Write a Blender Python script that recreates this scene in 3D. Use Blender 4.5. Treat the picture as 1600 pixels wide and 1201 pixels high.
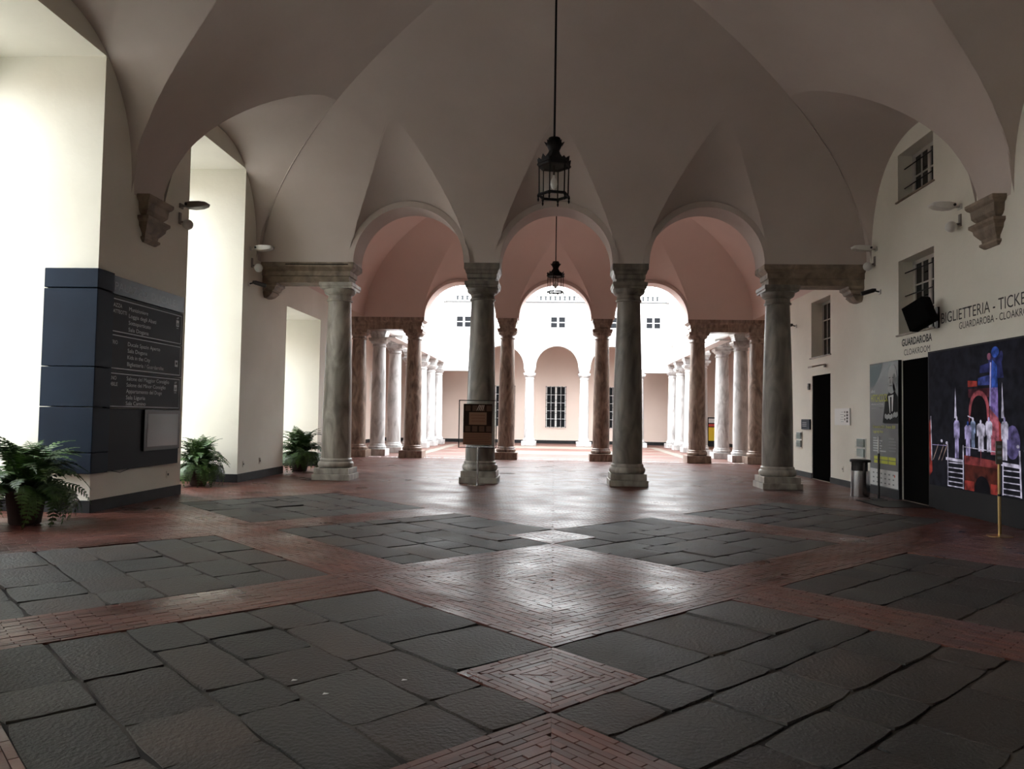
import bpy, bmesh, math, random
from mathutils import Vector, Matrix

# ------------------------------------------------------------------ scene, camera, light
for _o in list(bpy.data.objects):
    bpy.data.objects.remove(_o, do_unlink=True)
SC = bpy.context.scene
COL = SC.collection

cam_data = bpy.data.cameras.new('camera')
cam = bpy.data.objects.new('camera', cam_data)
COL.objects.link(cam)
cam_data.sensor_width = 36.0
cam_data.lens = 1194.37 / 1600.0 * 36.0
cam_data.clip_end = 500
_r, _u, _w = (0.99841, 0.05403, 0.01581), (-0.0135, -0.04288, 0.99899), (-0.05465, 0.99762, 0.04209)
cam.matrix_world = Matrix(((_r[0], _u[0], -_w[0], -0.010), (_r[1], _u[1], -_w[1], 0.0),
                           (_r[2], _u[2], -_w[2], 1.600), (0, 0, 0, 1)))
SC.camera = cam

world = bpy.data.worlds.new('overcast_sky')
SC.world = world
world.use_nodes = True
_bg = world.node_tree.nodes['Background']
_bg.inputs['Color'].default_value = (0.93, 0.97, 1.0, 1)
_bg.inputs['Strength'].default_value = 11.0

SC.view_settings.view_transform = 'Standard'
SC.view_settings.look = 'None'
SC.view_settings.exposure = 0.38
SC.view_settings.gamma = 1.0
SC.view_settings.use_curve_mapping = False
try:
    SC.cycles.max_bounces = 14
    SC.cycles.diffuse_bounces = 9
    SC.cycles.glossy_bounces = 4
    SC.cycles.transparent_max_bounces = 12
    SC.cycles.sample_clamp_indirect = 12.0
    SC.cycles.use_denoising = True
except Exception:
    pass


def portal(name, loc, rot, sx, sy):
    l = bpy.data.lights.new(name, 'AREA')
    l.shape = 'RECTANGLE'; l.size = sx; l.size_y = sy
    try:
        l.cycles.is_portal = True
    except Exception:
        return
    o = bpy.data.objects.new(name, l)
    COL.objects.link(o)
    o.location = loc; o.rotation_euler = rot


# ------------------------------------------------------------------ key dimensions (metres)
XL, XR = -7.21, 7.27            # side walls of the hall
YF, YG = 18.20, 19.06           # inner and outer face of the first arcade
YH, YI = 28.43, 29.29           # faces of the second arcade
ZS = 5.29                       # springing of arches and vaults
YB = -3.75                      # rear wall of the hall
PITCH = 3.563                   # column spacing
R1 = 1.36                       # arch radius
HALF = math.pi / 2
S2 = math.sqrt(0.5)
rnd = random.Random(7)


# ------------------------------------------------------------------ materials
def rgb(r, g, b):
    f = lambda c: ((c / 255) / 12.92) if c / 255 <= 0.04045 else ((c / 255 + 0.055) / 1.055) ** 2.4
    return (f(r), f(g), f(b), 1)


def mk(name, c1, c2=None, scale=2.0, rough=0.8, bump=0.0, bscale=40.0, metal=0.0, rand=0.0,
       spec=0.5, world_co=False, lo=0.35, hi=0.7, island=False, distort=0.0, rough2=None, stretch=None):
    m = bpy.data.materials.new(name)
    m.use_nodes = True
    nt = m.node_tree
    N, L = nt.nodes, nt.links
    p = N['Principled BSDF']
    p.inputs['Roughness'].default_value = rough
    p.inputs['Metallic'].default_value = metal
    p.inputs['Specular IOR Level'].default_value = spec
    p.inputs['Base Color'].default_value = c1
    if c2 is None and bump == 0 and rand == 0:
        return m
    if world_co:
        co = N.new('ShaderNodeNewGeometry').outputs['Position']
    else:
        co = N.new('ShaderNodeTexCoord').outputs['Object']
    if stretch:
        mp = N.new('ShaderNodeMapping'); mp.inputs['Scale'].default_value = stretch
        L.new(co, mp.inputs[0]); co = mp.outputs[0]
    out = None
    oi = N.new('ShaderNodeObjectInfo')
    if c2 is not None:
        n = N.new('ShaderNodeTexNoise')
        n.noise_dimensions = '4D'
        n.inputs['Scale'].default_value = scale
        n.inputs['Detail'].default_value = 7
        n.inputs['Distortion'].default_value = distort
        L.new(co, n.inputs['Vector'])
        if not world_co:
            mu = N.new('ShaderNodeMath'); mu.operation = 'MULTIPLY'; mu.inputs[1].default_value = 37
            L.new(oi.outputs['Random'], mu.inputs[0]); L.new(mu.outputs[0], n.inputs['W'])
        r = N.new('ShaderNodeValToRGB')
        r.color_ramp.elements[0].position = lo; r.color_ramp.elements[0].color = c1
        r.color_ramp.elements[1].position = hi; r.color_ramp.elements[1].color = c2
        L.new(n.outputs['Fac'], r.inputs['Fac'])
        out = r.outputs['Color']
        if rough2 is not None:
            mr = N.new('ShaderNodeMapRange')
            mr.inputs[1].default_value = 0.3; mr.inputs[2].default_value = 0.7
            mr.inputs[3].default_value = rough; mr.inputs[4].default_value = rough2
            L.new(n.outputs['Fac'], mr.inputs[0]); L.new(mr.outputs[0], p.inputs['Roughness'])
    if rand > 0:
        h = N.new('ShaderNodeHueSaturation')
        if out is not None:
            L.new(out, h.inputs['Color'])
        else:
            h.inputs['Color'].default_value = c1
        a = N.new('ShaderNodeMath'); a.operation = 'ADD'
        L.new(oi.outputs['Random'], a.inputs[0])
        if island:
            g = N.new('ShaderNodeNewGeometry'); L.new(g.outputs['Random Per Island'], a.inputs[1])
        else:
            a.inputs[1].default_value = 0
        fr = N.new('ShaderNodeMath'); fr.operation = 'FRACT'; L.new(a.outputs[0], fr.inputs[0])
        mr = N.new('ShaderNodeMapRange')
        mr.inputs[3].default_value = 1 - rand; mr.inputs[4].default_value = 1 + rand
        L.new(fr.outputs[0], mr.inputs[0]); L.new(mr.outputs[0], h.inputs['Value'])
        out = h.outputs['Color']
    if out is not None:
        L.new(out, p.inputs['Base Color'])
    if bump > 0:
        n2 = N.new('ShaderNodeTexNoise')
        n2.inputs['Scale'].default_value = bscale; n2.inputs['Detail'].default_value = 6
        L.new(co, n2.inputs['Vector'])
        b = N.new('ShaderNodeBump')
        b.inputs['Strength'].default_value = bump; b.inputs['Distance'].default_value = 0.03
        L.new(n2.outputs['Fac'], b.inputs['Height']); L.new(b.outputs['Normal'], p.inputs['Normal'])
    return m


def emat(name, c, strength):
    m = bpy.data.materials.new(name)
    m.use_nodes = True
    p = m.node_tree.nodes['Principled BSDF']
    p.inputs['Base Color'].default_value = (0.01, 0.01, 0.012, 1)
    p.inputs['Roughness'].default_value = 0.9
    p.inputs['Specular IOR Level'].default_value = 0.05
    p.inputs['Emission Color'].default_value = c
    N, L = m.node_tree.nodes, m.node_tree.links
    tc = N.new('ShaderNodeTexCoord'); n = N.new('ShaderNodeTexNoise'); n.inputs['Scale'].default_value = 7; n.inputs['Detail'].default_value = 2
    mr = N.new('ShaderNodeMapRange'); mr.inputs[1].default_value = 0.35; mr.inputs[2].default_value = 0.65
    mr.inputs[3].default_value = 0.25 * strength; mr.inputs[4].default_value = strength
    L.new(tc.outputs['Object'], n.inputs['Vector']); L.new(n.outputs['Fac'], mr.inputs[0]); L.new(mr.outputs[0], p.inputs['Emission Strength'])
    return m


def glass_mat(name, tint=(0.96, 0.97, 0.97, 1), alpha=0.05):
    m = bpy.data.materials.new(name)
    m.use_nodes = True
    N, L = m.node_tree.nodes, m.node_tree.links
    N.remove(N['Principled BSDF'])
    t = N.new('ShaderNodeBsdfTransparent'); t.inputs[0].default_value = tint
    g = N.new('ShaderNodeBsdfGlossy'); g.inputs['Roughness'].default_value = 0.03
    x = N.new('ShaderNodeMixShader'); x.inputs[0].default_value = alpha
    L.new(t.outputs[0], x.inputs[1]); L.new(g.outputs[0], x.inputs[2])
    L.new(x.outputs[0], N['Material Output'].inputs['Surface'])
    return m


def brick_mat(name, c1, c2, mortar, bw=0.23, bh=0.058, rot=45.0, rough=0.45):
    m = bpy.data.materials.new(name)
    m.use_nodes = True
    N, L = m.node_tree.nodes, m.node_tree.links
    p = N['Principled BSDF']
    g = N.new('ShaderNodeNewGeometry')
    mp = N.new('ShaderNodeMapping'); mp.inputs['Rotation'].default_value = (0, 0, math.radians(rot))
    b = N.new('ShaderNodeTexBrick')
    b.inputs['Color1'].default_value = c1; b.inputs['Color2'].default_value = c2
    b.inputs['Mortar'].default_value = mortar
    b.inputs['Scale'].default_value = 1.0
    b.inputs['Brick Width'].default_value = bw; b.inputs['Row Height'].default_value = bh
    b.inputs['Mortar Size'].default_value = 0.004
    L.new(g.outputs['Position'], mp.inputs[0]); L.new(mp.outputs[0], b.inputs['Vector'])
    n = N.new('ShaderNodeTexNoise'); n.inputs['Scale'].default_value = 1.3; n.inputs['Detail'].default_value = 5
    L.new(g.outputs['Position'], n.inputs['Vector'])
    mr = N.new('ShaderNodeMapRange'); mr.inputs[3].default_value = 0.7; mr.inputs[4].default_value = 1.3
    L.new(n.outputs['Fac'], mr.inputs[0])
    h = N.new('ShaderNodeHueSaturation')
    L.new(b.outputs['Color'], h.inputs['Color']); L.new(mr.outputs[0], h.inputs['Value'])
    L.new(h.outputs['Color'], p.inputs['Base Color'])
    p.inputs['Roughness'].default_value = rough
    bp = N.new('ShaderNodeBump'); bp.inputs['Strength'].default_value = 0.4; bp.inputs['Distance'].default_value = 0.01
    bp.invert = True
    L.new(b.outputs['Fac'], bp.inputs['Height']); L.new(bp.outputs['Normal'], p.inputs['Normal'])
    return m


M = {}
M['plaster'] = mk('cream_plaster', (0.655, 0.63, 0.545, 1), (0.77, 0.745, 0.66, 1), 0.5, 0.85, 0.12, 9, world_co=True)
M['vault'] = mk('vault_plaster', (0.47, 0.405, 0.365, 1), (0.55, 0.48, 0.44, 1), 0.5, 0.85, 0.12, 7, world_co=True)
M['pink'] = mk('pink_plaster', (0.62, 0.49, 0.445, 1), (0.69, 0.55, 0.50, 1), 0.4, 0.85, 0.08, 7, world_co=True)
M['paleplaster'] = mk('pale_pink_plaster', (0.66, 0.54, 0.47, 1), (0.72, 0.60, 0.53, 1), 0.4, 0.85, world_co=True)
M['white'] = mk('white_plaster', (0.80, 0.79, 0.77, 1), (0.86, 0.85, 0.83, 1), 0.6, 0.8, world_co=True)
M['dado'] = mk('dark_slate_skirting', (0.014, 0.014, 0.015, 1), (0.026, 0.026, 0.027, 1), 3, 0.7, 0.1, 30, spec=0.2)
M['grey_marble'] = mk('grey_weathered_marble', (0.065, 0.056, 0.045, 1), (0.26, 0.23, 0.19, 1), 2.2, 0.42, 0.06, 18, distort=1.6, lo=0.3, hi=0.75, stretch=(1.3, 1.3, 0.42))
M['light_marble'] = mk('pale_weathered_marble', (0.18, 0.165, 0.14, 1), (0.55, 0.51, 0.44, 1), 2.0, 0.45, 0.06, 18, distort=1.6, lo=0.3, hi=0.75, stretch=(1.3, 1.3, 0.42))
M['brown_marble'] = mk('brown_veined_marble', (0.10, 0.062, 0.046, 1), (0.40, 0.30, 0.24, 1), 2.6, 0.35, 0.04, 18, distort=2.4, lo=0.3, hi=0.72, stretch=(1.3, 1.3, 0.42))
M['white_marble'] = mk('white_veined_marble', (0.24, 0.225, 0.215, 1), (0.55, 0.54, 0.535, 1), 2.4, 0.35, 0.04, 18, distort=2.0, lo=0.25, hi=0.55, stretch=(1.3, 1.3, 0.42))
M['stone'] = mk('brown_stone', (0.13, 0.095, 0.065, 1), (0.30, 0.235, 0.17, 1), 3.5, 0.6, 0.1, 25, distort=0.8)
M['grout'] = mk('dark_mortar', (0.022, 0.018, 0.016, 1), (0.17, 0.15, 0.13, 1), 1.6, 0.95, world_co=True, lo=0.45, hi=0.8)
M['brick'] = mk('red_paving_brick', (0.085, 0.028, 0.020, 1), (0.145, 0.050, 0.035, 1), 1.1, 0.22, 0.06, 60, rand=0.30, world_co=True, island=True, spec=0.42, rough2=0.55)
M['slate'] = mk('slate_slab', (0.020, 0.0185, 0.017, 1), (0.058, 0.051, 0.044, 1), 1.7, 0.46, 0.42, 38, rand=0.42, spec=0.38, world_co=True, rough2=0.62, distort=0.6)
M['slate2'] = mk('brown_slate_slab', (0.026, 0.020, 0.017, 1), (0.070, 0.052, 0.042, 1), 1.7, 0.48, 0.42, 38, rand=0.42, spec=0.38, world_co=True, rough2=0.62, distort=0.6)
M['brickfar'] = brick_mat('red_brick_paving', (0.21, 0.075, 0.055, 1), (0.15, 0.05, 0.036, 1), (0.05, 0.04, 0.035, 1), rough=0.3)
M['brickcourt'] = brick_mat('courtyard_brick_paving', (0.14, 0.055, 0.04, 1), (0.11, 0.042, 0.03, 1), (0.10, 0.085, 0.075, 1), 0.3, 0.15, rot=0, rough=0.5)
M['pavestone'] = mk('pale_paving_stone', (0.17, 0.15, 0.125, 1), (0.21, 0.185, 0.155, 1), 2, 0.5, world_co=True)
M['street'] = mk('street_paving', (0.28, 0.27, 0.26, 1), (0.35, 0.34, 0.33, 1), 2, 0.9)
M['blue'] = mk('navy_painted_metal', (0.0025, 0.0085, 0.021, 1), (0.0035, 0.012, 0.028, 1), 1.5, 0.6, spec=0.15)
M['navydark'] = mk('dark_sign_panel', (0.010, 0.011, 0.016, 1), None, rough=0.6, spec=0.12)
M['header'] = mk('slate_blue_sign_header', (0.020, 0.032, 0.055, 1), None, rough=0.4, spec=0.3)
M['signline'] = mk('sign_white_line', (0.55, 0.57, 0.60, 1), None, rough=0.6)
M['signdim'] = mk('sign_grey_letters', (0.22, 0.25, 0.29, 1), None, rough=0.6)
M['black'] = mk('black_metal', (0.012, 0.011, 0.010, 1), None, rough=0.5)
M['matt'] = mk('matt_black_cloth', (0.004, 0.004, 0.004, 1), None, rough=1.0, spec=0.1)
M['charcoal'] = mk('charcoal_panel', (0.018, 0.018, 0.020, 1), None, rough=0.7, spec=0.15)
M['iron'] = mk('dark_iron', (0.006, 0.005, 0.005, 1), None, rough=0.7, spec=0.2)
M['glass'] = glass_mat('clear_glass')
M['pane'] = mk('dark_window_glass', (0.012, 0.013, 0.015, 1), None, rough=0.08)
M['farpane'] = mk('dark_far_window_glass', (0.008, 0.009, 0.011, 1), None, rough=0.5, spec=0.1)
M['screenglass'] = mk('dim_screen_glass', (0.16, 0.18, 0.19, 1), None, rough=0.12)
M['winframe'] = mk('grey_painted_window_wood', (0.42, 0.39, 0.35, 1), None, rough=0.7)
M['whiteframe'] = mk('white_painted_window_wood', (0.7, 0.7, 0.68, 1), None, rough=0.6)
M['lampwhite'] = mk('white_lamp_metal', (0.62, 0.60, 0.56, 1), None, rough=0.45)
M['lampgrey'] = mk('grey_lamp_metal', (0.22, 0.20, 0.18, 1), None, rough=0.5)
M['globe'] = mk('frosted_globe', (0.62, 0.62, 0.60, 1), None, rough=0.3)
M['bulb'] = mk('pearl_bulb', (0.75, 0.73, 0.68, 1), None, rough=0.3)
M['chrome'] = mk('brushed_steel', (0.55, 0.55, 0.56, 1), None, rough=0.25, metal=1.0)
M['brass'] = mk('brass', (0.50, 0.36, 0.16, 1), None, rough=0.3, metal=1.0)
M['leaf'] = mk('fern_leaf', (0.030, 0.065, 0.016, 1), (0.065, 0.14, 0.028, 1), 6, 0.5, rand=0.35)
M['pot'] = mk('dark_terracotta_pot', (0.025, 0.013, 0.010, 1), (0.045, 0.022, 0.016, 1), 4, 0.8)
M['soil'] = mk('potting_soil', (0.02, 0.014, 0.010, 1), None, rough=1)
M['ink'] = mk('dark_grey_lettering', (0.05, 0.048, 0.045, 1), None, rough=0.8)
M['plaque'] = mk('white_plaque', (0.72, 0.72, 0.70, 1), None, rough=0.5)
M['paper'] = mk('paper', (0.55, 0.56, 0.55, 1), None, rough=0.8)
M['woodbrown'] = mk('dark_brown_wood', (0.07, 0.04, 0.022, 1), (0.12, 0.07, 0.04, 1), 3, 0.6)


# ------------------------------------------------------------------ mesh helpers
class MB:
    def __init__(self):
        self.v, self.f, self.m = [], [], []

    def add(self, vs, fs, mi=0):
        o = len(self.v)
        self.v += [tuple(p) for p in vs]
        self.f += [tuple(i + o for i in q) for q in fs]
        self.m += [mi] * len(fs)
        return self

    def box(self, x0, x1, y0, y1, z0, z1, mi=0):
        return self.add([(x0, y0, z0), (x1, y0, z0), (x1, y1, z0), (x0, y1, z0), (x0, y0, z1), (x1, y0, z1), (x1, y1, z1), (x0, y1, z1)],
                        [(0, 3, 2, 1), (4, 5, 6, 7), (0, 1, 5, 4), (1, 2, 6, 5), (2, 3, 7, 6), (3, 0, 4, 7)], mi)

    def quad(self, a, b, c, d, mi=0):
        return self.add([a, b, c, d], [(0, 1, 2, 3)], mi)

    def lathe(self, prof, seg=24, cx=0, cy=0, rot=0.0, sq=False, mi=0):
        """profile of (radius, z) bottom to top; sq=True makes a square section with half-width=radius"""
        n = 4 if sq else seg
        k = math.sqrt(2) if sq else 1
        a0 = math.pi / 4 if sq else rot
        vs, fs = [], []
        for r, z in prof:
            for i in range(n):
                a = a0 + 2 * math.pi * i / n
                vs.append((cx + k * r * math.cos(a), cy + k * r * math.sin(a), z))
        for j in range(len(prof) - 1):
            for i in range(n):
                fs.append((j * n + i, j * n + (i + 1) % n, (j + 1) * n + (i + 1) % n, (j + 1) * n + i))
        fs.append(tuple(reversed(range(n))))
        fs.append(tuple((len(prof) - 1) * n + i for i in range(n)))
        return self.add(vs, fs, mi)

    def tube(self, pts, r, seg=8, mi=0):
        pts = [Vector(p) for p in pts]
        vs, fs = [], []
        for i, p in enumerate(pts):
            t = (pts[min(i + 1, len(pts) - 1)] - pts[max(i - 1, 0)]).normalized()
            up = Vector((0, 0, 1)) if abs(t.z) < 0.9 else Vector((1, 0, 0))
            a = t.cross(up).normalized(); b = t.cross(a)
            rr = r[i] if isinstance(r, (list, tuple)) else r
            for k in range(seg):
                w = 2 * math.pi * k / seg
                vs.append(p + a * rr * math.cos(w) + b * rr * math.sin(w))
        for i in range(len(pts) - 1):
            for k in range(seg):
                fs.append((i * seg + k, i * seg + (k + 1) % seg, (i + 1) * seg + (k + 1) % seg, (i + 1) * seg + k))
        fs.append(tuple(reversed(range(seg))))
        fs.append(tuple((len(pts) - 1) * seg + k for k in range(seg)))
        return self.add(vs, fs, mi)

    def prism(self, poly, mapf, d0, d1, mi=0):
        """extrude a 2-D polygon; mapf(a, b, d) gives a 3-D point"""
        n = len(poly)
        vs = [mapf(a, b, d0) for a, b in poly] + [mapf(a, b, d1) for a, b in poly]
        fs = [tuple(range(n)), tuple(reversed(range(n, 2 * n)))]
        for i in range(n):
            fs.append((i, i + n, (i + 1) % n + n, (i + 1) % n))
        return self.add(vs, fs, mi)

    def sphere(self, c, r, seg=14, rings=8, mi=0, sc=(1, 1, 1)):
        prof = []
        vs, fs = [], []
        for j in range(rings + 1):
            a = -HALF + math.pi * j / rings
            rr = max(0.001, math.cos(a))
            for i in range(seg):
                b = 2 * math.pi * i / seg
                vs.append((c[0] + r * sc[0] * rr * math.cos(b), c[1] + r * sc[1] * rr * math.sin(b), c[2] + r * sc[2] * math.sin(a)))
        for j in range(rings):
            for i in range(seg):
                fs.append((j * seg + i, j * seg + (i + 1) % seg, (j + 1) * seg + (i + 1) % seg, (j + 1) * seg + i))
        return self.add(vs, fs, mi)

    def build(self, name, mats, parent=None, smooth=False, loc=None, merge=0.0, recalc=True, autosmooth=None):
        me = bpy.data.meshes.new(name)
        me.from_pydata(self.v, [], self.f)
        if not isinstance(mats, (list, tuple)):
            mats = [mats]
        for mm in mats:
            me.materials.append(mm)
        if len(mats) > 1:
            me.polygons.foreach_set('material_index', self.m)
        if merge > 0 or recalc:
            bm = bmesh.new(); bm.from_mesh(me)
            if merge > 0:
                bmesh.ops.remove_doubles(bm, verts=bm.verts, dist=merge)
            if recalc:
                bmesh.ops.recalc_face_normals(bm, faces=bm.faces)
            bm.to_mesh(me); bm.free()
        if smooth:
            me.polygons.foreach_set('use_smooth', [True] * len(me.polygons))
            if autosmooth:
                try:
                    me.set_sharp_from_angle(angle=math.radians(autosmooth))
                except Exception:
                    pass
        me.update()
        o = bpy.data.objects.new(name, me)
        COL.objects.link(o)
        if parent is not None:
            o.parent = parent
        if loc is not None:
            o.location = loc
        return o


def empty(name, loc=(0, 0, 0), rz=0.0):
    o = bpy.data.objects.new(name, None)
    o.empty_display_size = 0.2
    COL.objects.link(o)
    o.location = loc; o.rotation_euler = (0, 0, rz)
    return o


def tag(o, label, cat, group=None):
    o['label'] = label; o['category'] = cat
    if group:
        o['group'] = group
    return o


def struct(o, label=None):
    o['kind'] = 'structure'
    if label:
        o['label'] = label
    return o


def bevel(o, w=0.01, seg=2):
    b = o.modifiers.new('bevel', 'BEVEL'); b.width = w; b.segments = seg; b.limit_method = 'ANGLE'
    return o


def copy_tree(o, parent=None):
    c = o.copy(); COL.objects.link(c)
    c.parent = parent
    for ch in list(o.children):
        copy_tree(ch, c)
    return c


def text_mesh(s):
    cu = bpy.data.curves.new('txt', 'FONT')
    cu.body = s; cu.size = 1.0; cu.resolution_u = 3
    return cu


def lettering(s, origin, right, up, cap, width=None, mat=None, parent=None, name='lettering', off=0.0, depth=0.002, align='L'):
    """flat letters; origin is the left end of the baseline"""
    cu = text_mesh(s)
    cu.offset = off
    t = bpy.data.objects.new('tmp_text', cu); COL.objects.link(t)
    dg = bpy.context.evaluated_depsgraph_get()
    me = bpy.data.meshes.new_from_object(t.evaluated_get(dg))
    bpy.data.objects.remove(t, do_unlink=True); bpy.data.curves.remove(cu)
    xs = [v.co.x for v in me.vertices]
    x0, x1 = min(xs), max(xs)
    sy = cap / 0.70
    sx = (width / (x1 - x0)) if width else sy * 0.9
    O, Rv, U = Vector(origin), Vector(right), Vector(up)
    for v in me.vertices:
        v.co = O + Rv * ((v.co.x - x0) * sx) + U * (v.co.y * sy)
    me.materials.clear(); me.materials.append(mat)
    o = bpy.data.objects.new(name, me); COL.objects.link(o)
    if parent is not None:
        o.parent = parent
        o['kind'] = 'stuff'
    return o


def split_letters(o, root, name='letter'):
    """turn one lettering mesh into one part per letter"""
    bm = bmesh.new(); bm.from_mesh(o.data); bm.verts.ensure_lookup_table()
    seen = set()
    for v in bm.verts:
        if v.index in seen: continue
        st, isl = [v], []
        seen.add(v.index)
        while st:
            q = st.pop(); isl.append(q)
            for e in q.link_edges:
                w = e.other_vert(q)
                if w.index not in seen: seen.add(w.index); st.append(w)
        ix = {q.index: i for i, q in enumerate(isl)}
        fs = {f for q in isl for f in q.link_faces}
        MB().add([tuple(q.co) for q in isl], [tuple(ix[w.index] for w in f.verts) for f in fs]).build(name, o.data.materials[0], root, recalc=False)
    bm.free()
    bpy.data.objects.remove(o, do_unlink=True)


# ------------------------------------------------------------------ vaults
def clip(poly, g):
    out = []
    n = len(poly)
    gv = [g(p) for p in poly]
    if min(gv) >= 0:
        return poly
    if max(gv) < 0:
        return []
    for i in range(n):
        a, b, ga, gb = poly[i], poly[(i + 1) % n], gv[i], gv[(i + 1) % n]
        if ga >= 0:
            out.append(a)
        if (ga >= 0) != (gb >= 0):
            t = ga / (ga - gb)
            out.append(tuple(a[k] + (b[k] - a[k]) * t for k in range(3)))
    return out


class Vault:
    """hipped (cloister) vault on a rectangle with groined lunettes on its sides"""

    def __init__(s, x0, x1, y0, y1, zs, a, b, lun):
        s.x0, s.x1, s.y0, s.y1, s.zs, s.a, s.b, s.lun = x0, x1, y0, y1, zs, a, b, lun

    def F(s, d):
        d = min(max(d, 0.0), s.a)
        return s.b * math.sqrt(max(0.0, 1 - (1 - d / s.a) ** 2))

    def dists(s, x, y):
        return {'l': x - s.x0, 'r': s.x1 - x, 'n': y - s.y0, 'f': s.y1 - y}

    def main(s, x, y):
        return s.zs + s.F(min(s.dists(x, y).values()))

    def zl(s, lu, x, y):
        side, c, hw, h, p, slope, dmax = lu
        d = s.dists(x, y)[side]
        if d > dmax:
            return -1e3
        t = (y - c) if side in 'lr' else (x - c)
        q = abs(t) / hw
        if q >= 1:
            return s.zs + slope * d - 3.0 * (q - 1)
        return s.zs + h * (1 - q ** p) ** (1 / p) + s.slope(lu, x, y) * d

    def slope(s, lu, x, y):
        side, c, hw, h, p, slope, dmax = lu
        if side in 'lr' and s.y1 - c < 2.7 and y > c:
            # corner lunette: its far groin runs along the diagonal of the vault
            de = max(s.y1 - y, 0.03)
            q = min(abs(y - c) / hw, 1.0)
            return (s.F(de) - h * (1 - q ** p) ** (1 / p)) / de
        if side in 'nf':
            return slope - 0.072 * slope * s.dists(x, y)[side]
        return slope

    def xyz(s, side, c, d, z):
        if side == 'l': return (s.x0 + d, c, z)
        if side == 'r': return (s.x1 - d, c, z)
        if side == 'n': return (c, s.y0 + d, z)
        return (c, s.y1 - d, z)

    def build(s, name, mat, eps=0.004):
        mb = MB()
        parts = []
        for side in 'lrnf':
            lo, hi = (s.y0, s.y1) if side in 'lr' else (s.x0, s.x1)
            n = int((hi - lo) / 0.16); m = 26
            pts = [[None] * (m + 1) for _ in range(n + 1)]
            for i in range(n + 1):
                c = lo + (hi - lo) * i / n
                for j in range(m + 1):
                    th = HALF * j / m
                    pts[i][j] = s.xyz(side, c, s.a * (1 - math.cos(th)), s.zs + s.b * math.sin(th))
            others = [k for k in 'lrnf' if k != side]
            gs = [(lambda p, k=k, me=side: s.dists(p[0], p[1])[k] - s.dists(p[0], p[1])[me] + eps) for k in others]
            gs += [(lambda p, lu=lu: p[2] - s.zl(lu, p[0], p[1]) + eps) for lu in s.lun if lu[0] == side]
            parts.append((pts, n, m, gs))
        for lu in s.lun:
            side, c, hw, h, p, slope, dmax = lu
            n, m = 48, 26
            pts = [[None] * (m + 1) for _ in range(n + 1)]
            for i in range(n + 1):
                ph = math.pi * i / n
                cs, sn = math.cos(ph), math.sin(ph)
                t = hw * math.copysign(abs(cs) ** (2 / p), cs)
                zz = h * max(sn, 0.0) ** (2 / p)
                for j in range(m + 1):
                    d = dmax * j / m
                    q = s.xyz(side, c + t, d, 0)
                    pts[i][j] = (q[0], q[1], s.zs + zz + s.slope(lu, q[0], q[1]) * d)
            gs = [lambda p: p[2] - s.main(p[0], p[1]) + eps]
            gs += [(lambda p, k=k, me=side: s.dists(p[0], p[1])[k] - s.dists(p[0], p[1])[me] + eps) for k in 'lrnf' if k != side]
            parts.append((pts, n, m, gs))
        for pts, n, m, gs in parts:
            vs, fs, idx = [], [], {}
            for i in range(n):
                for j in range(m):
                    for tri in ((pts[i][j], pts[i + 1][j], pts[i + 1][j + 1]), (pts[i][j], pts[i + 1][j + 1], pts[i][j + 1])):
                        poly = list(tri)
                        for g in gs:
                            poly = clip(poly, g)
                            if len(poly) < 3:
                                break
                        if len(poly) < 3:
                            continue
                        ids = []
                        for q in poly:
                            k = (round(q[0], 4), round(q[1], 4), round(q[2], 4))
                            if k not in idx:
                                idx[k] = len(vs); vs.append(q)
                            if not ids or ids[-1] != idx[k]:
                                ids.append(idx[k])
                        if len(ids) > 1 and ids[0] == ids[-1]:
                            ids.pop()
                        if len(ids) >= 3 and len(set(ids)) == len(ids):
                            fs.append(tuple(ids))
            mb.add(vs, fs)
        o = mb.build(name, mat, smooth=True, recalc=False)
        return o


def LU(side, c, hw=2.2, h=2.38, p=2.3, slope=0.216, dmax=3.1):
    return (side, c, hw, h, p, slope, dmax)


hall_l = [LU('l', 15.72), LU('l', 10.25), LU('l', 4.65), LU('l', -0.95),
          LU('r', 15.72), LU('r', 10.25), LU('r', 4.65), LU('r', -0.95)]
hall_l += [LU('f', k * PITCH, 1.45, 1.49, 2.0, 0.69, 2.5) for k in (-1, 0, 1)]
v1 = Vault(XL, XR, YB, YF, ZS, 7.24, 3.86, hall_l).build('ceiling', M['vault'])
HALLV = Vault(XL, XR, YB, YF, ZS, 7.24, 3.86, hall_l)
for sx in (-1, 1):
    pts = []
    for i in range(25):
        d = 0.12 + (2.44 - 0.12) * i / 24
        pts.append(((XL + d) if sx < 0 else (XR - d), YF - d, ZS + HALLV.F(d) - 0.004))
    struct(MB().tube(pts, [0.016] * 20 + [0.013, 0.010, 0.007, 0.004, 0.002], 6).build('trim_%d' % (30 if sx < 0 else 31), M['vault'], smooth=True), 'thin plaster arris of the corner groin')
struct(v1, 'brown-grey plaster vault with pointed groins over the entrance hall')

pink_l = [LU('f', k * PITCH, 1.43, 1.47, 2.0, 0.75, 2.2) for k in (-1, 0, 1)]
pink_l += [LU('n', k * PITCH, 1.43, 1.47, 2.0, 0.75, 2.2) for k in (-1, 0, 1)]
v2 = Vault(XL, XR, YG, YH, ZS, 4.68, 3.35, pink_l).build('ceiling', M['pink'])
struct(v2, 'pink plaster vault between the two arcades')


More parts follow.
